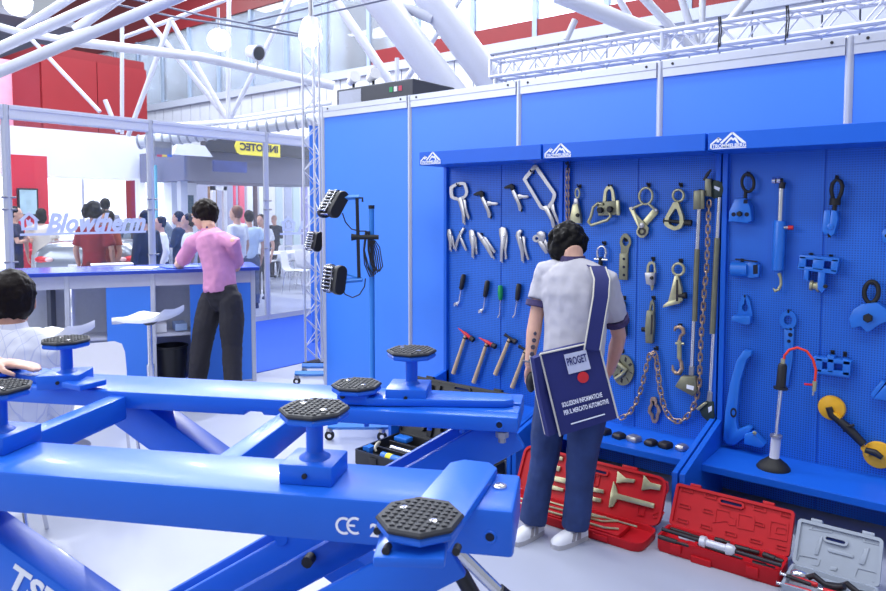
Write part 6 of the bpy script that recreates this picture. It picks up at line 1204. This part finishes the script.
for i, (p, r, D, lb) in enumerate([([(140, 142), (230, 131), (335, 117)], 6.5, 12.0, 'large ribbed ventilation duct above the glass partition'), ([(140, 128), (240, 122), (335, 108)], 3.2, 12.6, 'slim white ventilation pipe above the ribbed duct')]):
    P = [onplane(u, v, CAM + FH * D, FH) for u, v in p]; t = thing('ventilation_duct', P[1], lb, 'duct', 'ventilation ducts'); MB().tube(P, r * D / FPX, 14).build('pipe', mat('galvanised_duct', (206, 210, 222), .35, .3), t)
    for k in range(22 if i == 0 else 0): q = P[0].lerp(P[1], k / 11) if k < 11 else P[1].lerp(P[2], (k - 11) / 11); MB().torus(q, P[1] - P[0], r * D / FPX, .02, 16, 5).build('rib', mat('duct_rib', (150, 156, 172), .4), t)
# ---- flood lamps, loudspeaker
def flood(u, v, D, label, r=.17, power=90):
    c = onplane(u, v, CAM + FH * D, FH); t = thing('flood_lamp', c, label, 'lamp', 'hall flood lamps'); ax = (Vector((2.0, 2.5, 0)) - c).normalized()
    MB().lathe(c, ax, [(.05, -.30), (.10, -.26), (r, -.05), (r * 1.05, 0), (r * .98, 0)], 20).build('housing', STRW, t); MB().lathe(c + ax * .001, ax, [(r * .95, 0), (r * .9, .02), (r * .4, .04)], 20).build('lens', mat('lit_lamp_lens', (250, 252, 255), .4, emit=14), t)
    MB().tube([c - ax * .2, c - ax * .2 + EZ * .5], .025, 8).build('bracket', STEEL, t)
    l = bpy.data.lights.new('flood_light', 'SPOT'); l.energy = power; l.spot_size = 1.9; l.spot_blend = .6; l.color = (.93, .96, 1); lo = bpy.data.objects.new('flood_light', l); COL.objects.link(lo); lo.parent = t; lo.location = ax * .06; lo.rotation_euler = ax.to_track_quat('-Z', 'Y').to_euler()
flood(18, 3, 9.3, 'glowing flood lamp in the top left corner', .17, 220); flood(219, 40, 12.0, 'glowing flood lamp in front of the gallery windows', .19, 260); flood(310.5, 36, 7.2, 'glowing flood lamp on top of the lattice tower', .115, 260)
c = onplane(257, 53, CAM + FH * 12, FH); t = thing('loudspeaker', c, 'white projector loudspeaker with dark cone on the horizontal tube', 'loudspeaker'); ax = (RH * .75 - FH * .6 - EZ * .25).normalized()
MB().lathe(c - ax * .1, ax, [(.07, -.12), (.10, -.10), (.13, .08), (.14, .16), (.12, .16)], 20).build('body', STRW, t); MB().lathe(c + ax * .04, ax, [(.115, 0), (.115, .02), (.06, .03)], 20).build('cone', mat('dark_cone', (60, 62, 70), .5), t); MB().tube([c - EZ * .06, c - EZ * .28], .02, 8).build('bracket', STEEL, t)
# ---- alloy lighting truss above the wall, with its leg
lt = thing('lighting_truss', (4.68, 1.3, 2.6), 'alloy lighting truss running along behind the top of the blue wall', 'truss'); ty0, ty1 = -.8, 3.12
CH = [(4.60, 2.80), (4.60, 2.66), (4.74, 2.80), (4.74, 2.66)]
for x, z in CH: MB().tube([(x, ty0, z), (x, ty1, z)], .0165, 8).build('chord', ALLOY, lt)
n = 34
for (xa, za), (xb, zb) in ((CH[0], CH[1]), (CH[2], CH[3]), (CH[0], CH[2]), (CH[1], CH[3])):
    b = MB()
    for k in range(n):
        p, q = ((xa, za), (xb, zb)) if k % 2 else ((xb, zb), (xa, za)); b.tube([(p[0], ty0 + (ty1 - ty0) * k / n, p[1]), (q[0], ty0 + (ty1 - ty0) * (k + 1) / n, q[1])], .006, 5)
    b.build('lacing', ALLOY, lt)
for y in (1.74, ty1, ty0):
    for (xa, za), (xb, zb) in ((CH[0], CH[1]), (CH[2], CH[3]), (CH[0], CH[2]), (CH[1], CH[3])): MB().tube([(xa, y, za), (xb, y, zb)], .014, 8).build('end_frame', ALLOY, lt)
for y in (ty1 - .05, ty0 + .05):
    for x in (4.60, 4.74): MB().tube([(x, y, 0), (x, y, 2.66)], .0165, 8).build('leg', ALU, lt)
b = MB()
for yy in (.97, 1.36):
    for k in range(2): b.tube([(4.58, yy + .01 * k, 2.83), (4.575, yy + .012 * k - .01, 2.74), (4.58, yy + .01 * k, 2.64 - .02 * (k % 2))], .004, 5)
b.build('cable_ties', BLACK, lt)
cb = thing('dark_cabinet', (4.52, 4.06, 0), 'dark cabinet whose top shows above the blue wall', 'cabinet'); MB().span((4.25, 3.62, 0), (4.8, 4.50, 2.66)).build('body', mat('charcoal_panel', (58, 60, 72), .45), cb, 0, .01); MB().span((4.247, 4.20, 2.46), (4.25, 4.47, 2.64)).build('front_plate', mat('pale_grey_panel', (170, 174, 190), .5), cb, 0)
for i, (y, cl) in enumerate(((4.14, (40, 150, 90)), (4.09, (220, 220, 226)), (4.04, (190, 60, 90)))): MB().span((4.246, y - .3, 2.575), (4.25, y - .265, 2.615)).build('coloured_badge', mat('badge_%d' % i, cl, .5), cb, 0)
for i, (y, lb) in enumerate(((4.44, 'white spotlight on the dark cabinet, nearest the tower'), (4.20, 'white spotlight on the dark cabinet, nearest the thick columns'))):
    t = thing('spotlight', (4.4, y, 2.66), lb, 'spotlight', 'spotlights on the cabinet'); MB().tube([(4.40, y, 2.66), (4.40, y, 2.74)], .012, 8).build('stem', BLACK, t); MB().tube([(4.42, y + .06, 2.75), (4.36, y - .06, 2.78)], [.035, .05], 14).build('lamp_body', WHITE, t)
# ---- neighbouring stand seen through the glass
zt_, zb_ = on(75, 131, 1, 14.4).z, on(75, 177, 1, 14.4).z; xl_, xr_ = on(-60, 150, 1, 14.4).x, on(148, 150, 1, 14.4).x
ws = thing('stand_fascia', (xr_ - 2, 14.4, 0), 'tall white stand fascia above the backlit wall', 'fascia'); MB().span((xl_, 14.4, zb_), (xr_, 15.3, zt_)).build('board', SOFTW, ws, 0); MB().span((xr_ - .18, 14.45, 0), (xr_, 14.65, zb_)).build('end_post', SOFTW, ws, 0); MB().span((xl_, 14.45, 0), (xl_ + .2, 14.65, zb_)).build('end_post', SOFTW, ws, 0)
bw = thing('wall_backlit', (xr_ - 2, 15.4, 0), 'bright backlit white wall panels of the neighbouring stand', kind='structure')
for i in range(6): MB().span((xr_ - .94 - i * .98, 15.4, 0), (xr_ - i * .98, 15.45, 2.7)).build('panel', BACKLIT, bw, 0); MB().span((xr_ - .98 - i * .98, 15.37, 0), (xr_ - .94 - i * .98, 15.47, 2.7)).build('mullion', ALU, bw, 0)
rw = yb('wall_red_stand', 6, 154, 50, 250, 13.6, .12, mat('bright_red_panel', (222, 44, 64), .5, 0, .02), 'red stand wall carrying a screen', z0=0)
rc_ = yb('red_cabinet', 16, 251, 40, 268, 12.9, .35, mat('bright_red_panel', (222, 44, 64)), 'low red cabinet in front of the red stand wall', z0=0, cat='cabinet')
tv = thing('wall_screen', on(28, 215, 1, 13.59), 'flat screen showing a pale photo on the red wall', 'screen'); a, c = on(17.5, 188, 1, 13.54), on(39, 216, 1, 13.54)
MB().span((a.x, 13.54, c.z), (c.x, 13.598, a.z)).build('bezel', BPLAST, tv, 0, .006); MB().span((a.x + .03, 13.535, c.z + .035), (c.x - .03, 13.54, a.z - .03)).build('display', mat('lit_screen_picture', (150, 176, 206), .3, 0, .6, 3.0, emit=.5), tv, 0)
yb('white_screen_wall', 171, 167, 198, 255, 13.6, .3, SOFTW, 'white display wall with a dark poster behind the pink-shirted person', z0=0, cat='display wall'); yb('poster', 179, 195, 194, 216, 13.58, .02, mat('dark_teal_poster', (60, 92, 104), .5, 0, .4, 3), 'dark poster on the white display wall', cat='poster')
yb('light_column', 152, 164, 171, 255, 13.9, .3, BACKLIT, 'bright white column beside the aluminium post', z0=0, cat='column')
yb('blue_strip', 155, 165, 159, 250, 13.4, .1, mat('teal_banner', (110, 180, 200), .5), 'narrow teal banner strip at the aluminium post', z0=0, cat='banner')
sg = yb('hanging_sign', 155, 141, 172, 157, 11.0, .05, mat('grey_banner', (120, 122, 132), .5), 'small grey hanging sign with a rainbow edge', cat='sign')
for i, cl in enumerate(((200, 60, 60), (230, 200, 60), (70, 110, 200))): a, c = on(157 + i * 5, 154.5, 1, 10.995), on(162 + i * 5, 157, 1, 10.995); MB().span((a.x, 10.99, c.z), (c.x, 11.0, a.z)).build('colour_bar', mat('rainbow_%d' % i, cl, .5), sg, 0)
cn = thing('kiosk_canopy', on(250, 160, 1, 12.6), 'dark kiosk canopy carrying a mirrored yellow sign', 'canopy')
a, c = on(206, 135, 1, 12.4), on(330, 160, 1, 12.4); MB().span((a.x, 12.4, c.z), (c.x, 12.6, a.z)).build('fascia', mat('charcoal_fascia', (46, 46, 54), .5), cn, 0)
a2, c2_ = on(184, 157, 1, 12.6), on(335, 186, 1, 12.6); MB().span((a2.x, 12.6, c2_.z), (c2_.x, 14.3, c.z)).build('soffit', mat('lilac_grey_soffit', (112, 112, 130), .6), cn, 0); MB().span((a2.x + .1, 12.9, 0), (a2.x + .25, 13.05, c2_.z)).build('leg', CONC, cn, 0)
a, c = on(234.5, 138, 1, 12.38), on(280, 157.5, 1, 12.38); b = MB(); w, h = c.x - a.x, a.z - c.z
b.prism([Vector((a.x + w * x, 12.37, c.z + h * y)) for x, y in ((.0, .5), (.05, .88), (.12, 1.0), (1, 1), (1, 0), (.12, .0), (.05, .12))], (0, .03, 0)); b.build('yellow_sign', mat('lit_yellow_sign', (232, 216, 60), .5, emit=.25), cn, 0)
text_mesh('INNOTEC', h * .62, Vector((c.x - w * .06, 12.36, c.z + h * .30)), (-1, 0, 0), (0, 0, 1), .003, 'lettering', mat('charcoal_fascia', (46, 46, 54)), cn, bold=.008, fit=w * .84)
a, c = on(173, 143, 1, 12.36), on(213, 157, 1, 12.36); b = MB(); b.prism([Vector((a.x, 12.36, c.z)), Vector((c.x, 12.36, c.z)), Vector((c.x - .18, 12.36, a.z)), Vector((a.x + .1, 12.36, a.z))], (0, .1, 0)); tag(b.build('white_banner', SOFTW, None, 0), 'slanted white banner board left of the yellow sign', 'banner')
yb('dark_monitor', 214, 160, 247, 173, 12.2, .06, mat('dim_blue_screen', (60, 72, 130), .4, 0, .5, 4, emit=.15), 'dim blue monitor band under the kiosk canopy', cat='screen')
dr = thing('door_1', on(220, 245, 1, 15.0), 'white-framed open doorway with brown interior', kind='structure'); a, c = on(212.5, 186, 1, 15), on(228, 250, 1, 15)
for p, q in (((a.x, 0), (a.x + .09, a.z)), ((c.x - .09, 0), (c.x, a.z)), ((a.x, a.z - .1), (c.x, a.z))): MB().span((p[0], 15.0, p[1]), (q[0], 15.1, q[1])).build('frame', SOFTW, dr, 0)
MB().span((a.x + .09, 15.3, 0), (c.x - .09, 15.35, a.z)).build('leaf', mat('brown_door', (150, 118, 88), .6), dr, 0)
for i, (u0, u1, col, nm, lb) in enumerate([(234, 236.5, (240, 90, 120), 'banner', 'first narrow pink banner under the canopy'), (239, 245, (244, 110, 134), 'banner', 'broad pink banner under the canopy'), (247, 253, (236, 240, 248), 'banner', 'white banner right of the pink one'), (254, 258, (92, 74, 80), 'post', 'dark brown post behind the kiosk'), (259, 264, (240, 242, 250), 'banner', 'white banner left of the glass post'), (276, 283, (190, 206, 210), 'banner', 'pale green banner right of the glass post'), (285, 292, (176, 182, 204), 'banner', 'lilac grey banner left of the white emblem'), (293, 300, (196, 214, 214), 'banner', 'pale mint banner above the white emblem'), (302, 308, (150, 146, 200), 'banner', 'violet banner beside the lattice tower')]):
    yb('hanging_' + nm, u0, 176, u1, 228, 15.6, .06, mat('banner_%d' % i, col, .6), lb, z0=0.0, cat='banner')
yb('wall_far', 150, 150, 345, 250, 19.0, .2, mat('pale_lilac_wall', (168, 170, 192), .7, 0, .03, 2), 'pale lilac wall at the far end of the hall', z0=0)
# ---- tables and chairs beyond the glass
def table(c, label):
    t = thing('cafe_table', c, label, 'table', 'white cafe tables beyond the glass'); MB().cbox(c + EZ * .735, (1.5, .7, .03), .006).build('top', WHITE, t)
    for x in (-.6, .6): MB().tube([c + Vector((x, 0, 0)), c + Vector((x, 0, .72))], .03, 10).build('leg', WHITE, t); MB().box(c + Vector((x, 0, .01)), (.08, .6, .02)).build('foot', WHITE, t, 0)
table(onfloor(281, 288), 'white cafe table in front of the far white chairs, nearer one'); table(onfloor(314, 275), 'white cafe table partly behind the lattice tower')
for i, (u, v, r, lb) in enumerate([(259, 285, 40, 'small white chair at the left end of the cafe table'), (272, 280, 120, 'small white chair behind the cafe table, left one'), (290, 279, 100, 'small white chair behind the cafe table, right one'), (296, 293, -60, 'small white chair in front of the cafe table'), (310, 289, 10, 'small white chair beside the lattice tower')]): chair(onfloor(u, v), math.radians(r), lb)
# ---- silver open car
def car():
    c0 = onplane(88, 300, CAM + FH * 10.7, FH); c0.z = .11; f = (FH * .992 - RH * .125).normalized(); l = EZ.cross(f); q = lambda x, y, z: c0 + f * x + l * y + EZ * z
    t = thing('silver_car', q(2, 0, 0), 'silver open-top sports car behind the counter', 'car'); PAINT = mat('silver_car_paint', (140, 145, 155), .22, .6, .02, coat=.5)
    pl_ = MB(); pl_.cbox(q(2.1, 0, -.055), (5.2, 2.6, .108), .01, Matrix((f, l, EZ)).transposed()); tag(pl_.build('display_plinth', WHITE), 'low white plinth under the silver car', 'plinth')
    secs = [(-.02, .62, .50, .86), (.05, .80, .34, .98), (.35, .88, .24, 1.04), (.9, .90, .22, 1.02), (1.4, .90, .22, .98), (2.6, .90, .22, .98), (3.0, .89, .22, .96), (3.7, .87, .26, .84), (4.15, .78, .30, .70), (4.28, .60, .40, .58)]
    rings = []
    for x, w, zb, zt in secs: rings.append([q(x, y * w, zb + (zt - zb) * z) for y, z in ((-.8, 0), (-.97, .2), (-1, .55), (-.93, .82), (-.75, .97), (0, 1.02), (.75, .97), (.93, .82), (1, .55), (.97, .2), (.8, 0))])
    MB().loft(rings).build('body', PAINT, t, 60)
    for y in (-.60, .60): b = MB(); b.ell(q(.07, y, .74), (.11, .19, .07), Matrix((f, l, EZ)).transposed()); tl = b.build('tail_light', mat('red_tail_light', (200, 26, 36), .2, emit=.15), t); b = MB(); b.ell(q(-.03, y * .9, .74), (.03, .06, .035), Matrix((f, l, EZ)).transposed()); b.build('reversing_lens', mat('clear_lens', (230, 190, 190), .2), tl)
    b = MB(); b.lathe(q(.0, 0, .88), -f, [(.045, 0), (.045, .03)], 20); bd = b.build('badge', mat('badge_rim', (40, 44, 60), .3), t)
    for k, cl in enumerate(('badge_blue', 'badge_white', 'badge_blue', 'badge_white')): a0_ = k * math.pi / 2; cc = q(-.033, 0, .88); b = MB(); b.prism([cc] + [cc + (l * math.cos(a0_ + j * math.pi / 10) + EZ * math.sin(a0_ + j * math.pi / 10)) * .032 for j in range(6)], -f * .004); b.build('badge_field', mat(cl, (60, 120, 210) if 'blue' in cl else (236, 238, 244), .4), bd, 0)
    for y in (-.36, .36): MB().cbox(q(1.75, y, .98), (.20, .46, .46), .07, Matrix((f, l, EZ)).transposed()).build('seat', mat('dark_brown_leather', (56, 46, 48), .5), t)
    MB().span(q(1.0, -.3, .9), q(1.0, -.3, .9) + Vector((.01, .01, .01))).build('belt_clip', BLACK, t)
    b = MB(); b.tube([q(2.75, -.72, .96), q(2.35, -.62, 1.27), q(2.28, 0, 1.30), q(2.35, .62, 1.27), q(2.75, .72, .96)], .03, 8); b.build('windscreen_frame', CHROME, t); b = MB(); b.prism([q(2.74, -.70, .96), q(2.36, -.6, 1.26), q(2.30, 0, 1.29), q(2.36, .6, 1.26), q(2.74, .70, .96)], f * .01); b.build('windscreen', FGL, t, 0)
    for x in (.85, 3.4):
        for y in (-.82, .82): w = MB(); w.lathe(q(x, y - .1, .32), l, [(.20, 0), (.32, .02), (.32, .18), (.20, .2)], 24); w.build('wheel', BLACK, t)
    MB().span(q(0, -.25, .5), q(0, -.25, .5) + Vector((.01, .01, .01))).build('tow_eye', BLACK, t); b = MB(); b.prism([q(-.03, -.26, .56), q(-.03, .26, .56), q(-.03, .26, .67), q(-.03, -.26, .67)], -f * .012); b.build('number_plate', WHITE, t, 0)
car()
# ---- visitors beyond the glass
def visitor(u, vt, D, ang, label, shirt, trs, hair, style=1, sleeve=1.5, skin=SKIN, skirt=False, arms='down'):
    hd = onplane(u, vt, CAM + FH * D, FH); H = max(1.5, min(1.95, hd.z)); k = H / 1.78; f = Vector((math.cos(ang), math.sin(ang), 0)); l = EZ.cross(f); q = lambda x, y, z: Vector((hd.x, hd.y, 0)) + (f * x + l * y + EZ * z) * k
    J = dict(neck=q(0, 0, 1.48), chest=q(0, 0, 1.30), waist=q(0, 0, 1.08), pelvis=q(0, 0, .95), head=q(.03, 0, 1.645), sl=q(0, .18, 1.42), sr=q(0, -.18, 1.42), hl=q(0, .09, .90), hr=q(0, -.09, .90), kl=q(.02, .10, .50), kr=q(.02, -.10, .50), al=q(0, .10, .09), ar=q(0, -.10, .09))
    for S, y in (('l', 1), ('r', -1)):
        if arms == 'down': J['e' + S] = q(-.02, y * .25, 1.13); J['w' + S] = q(.06, y * .24, .88)
        elif arms == 'front': J['e' + S] = q(.04, y * .25, 1.14); J['w' + S] = q(.26, y * .10, 1.17)
        else: J['e' + S] = q(.08, y * .24, 1.16); J['w' + S] = q(.20, -y * .06, 1.20 + .02 * y)
    cfg = dict(s=k, skin=skin, shirt=shirt, trousers=trs, sleeve=sleeve, hem=.04, group='visitors beyond the glass', bodyvox=.8, wr=.012)
    if hair: cfg.update(hair=hair, hairstyle=style)
    if skirt: cfg['skirt'] = True
    figure(label, J, f, cfg, .016)
c_ = cloth; VT = TH
visitor(14, 206, 11.3, VT - 1.2, 'person in navy shirt with folded arms by the red wall', c_('navy_shirt', (30, 36, 66)), BTR, HAIRD, 1, .7, arms='fold')
visitor(41, 208, 11.7, VT + .4, 'person in cream top and white trousers beside the red wall', c_('cream_top', (228, 218, 206)), c_('white_trousers', (226, 226, 232)), HAIRD, 2, .7)
visitor(93, 205, 9.5, VT + .1, 'person in a dark red shirt in front of the silver car', c_('dark_red_shirt', (140, 24, 36)), c_('maroon_trousers', (96, 22, 34)), HAIRB, 3, .8, SKIN2)
visitor(108, 210, 9.9, VT + 2.6, 'person in orange skirt standing beside the dark red shirt', c_('rust_top', (150, 60, 40)), c_('orange_skirt', (196, 96, 34)), HAIRD, 1, .7, SKIN2, True)
visitor(105, 198, 13.2, VT + .3, 'tall person in grey suit in front of the backlit wall', c_('grey_suit', (128, 130, 146)), c_('grey_suit', (128, 130, 146)), HAIRB, 1)
visitor(146, 210, 9.6, VT + 1.2, 'person in black jacket next to the aluminium post', c_('black_jacket', (34, 34, 42)), BTR, HAIRB, 1)
visitor(161, 216, 10.8, VT + 2.2, 'person in white shirt right of the aluminium post', c_('white_shirt', (226, 230, 240)), BTR, HAIRD, 1)
visitor(179, 211, 11.6, VT + 1.6, 'person in dark navy suit facing left behind the counter', c_('dark_navy_suit', (34, 42, 62)), c_('dark_navy_suit', (34, 42, 62)), HAIRD, 1, arms='front')
visitor(189, 213, 9.5, VT + 2.0, 'person in pale shirt close to the pink-shirted person', c_('white_shirt', (226, 230, 240)), BTR, HAIRD, 1, .7)
visitor(237, 205, 10.5, VT + 1.3, 'person in white shirt just right of the pink-shirted person', c_('white_shirt', (226, 230, 240)), c_('blue_trousers', (70, 84, 120)), HAIRR, 1, .7)
visitor(249, 210, 11.3, VT + .6, 'person in light blue shirt left of the glass post', c_('light_blue_shirt', (186, 208, 236)), c_('blue_trousers', (70, 84, 120)), HAIRD, 1, .7)
visitor(261, 214, 12.6, VT + 3.0, 'visitor in white shirt and dark trousers by the glass post', c_('white_shirt', (226, 230, 240)), BTR, HAIRD, 1, .7)
visitor(274.5, 217, 16.6, VT + 2.8, 'person in black with hands held in front near the cafe tables', c_('black_jacket', (34, 34, 42)), BTR, None, 1, arms='front')
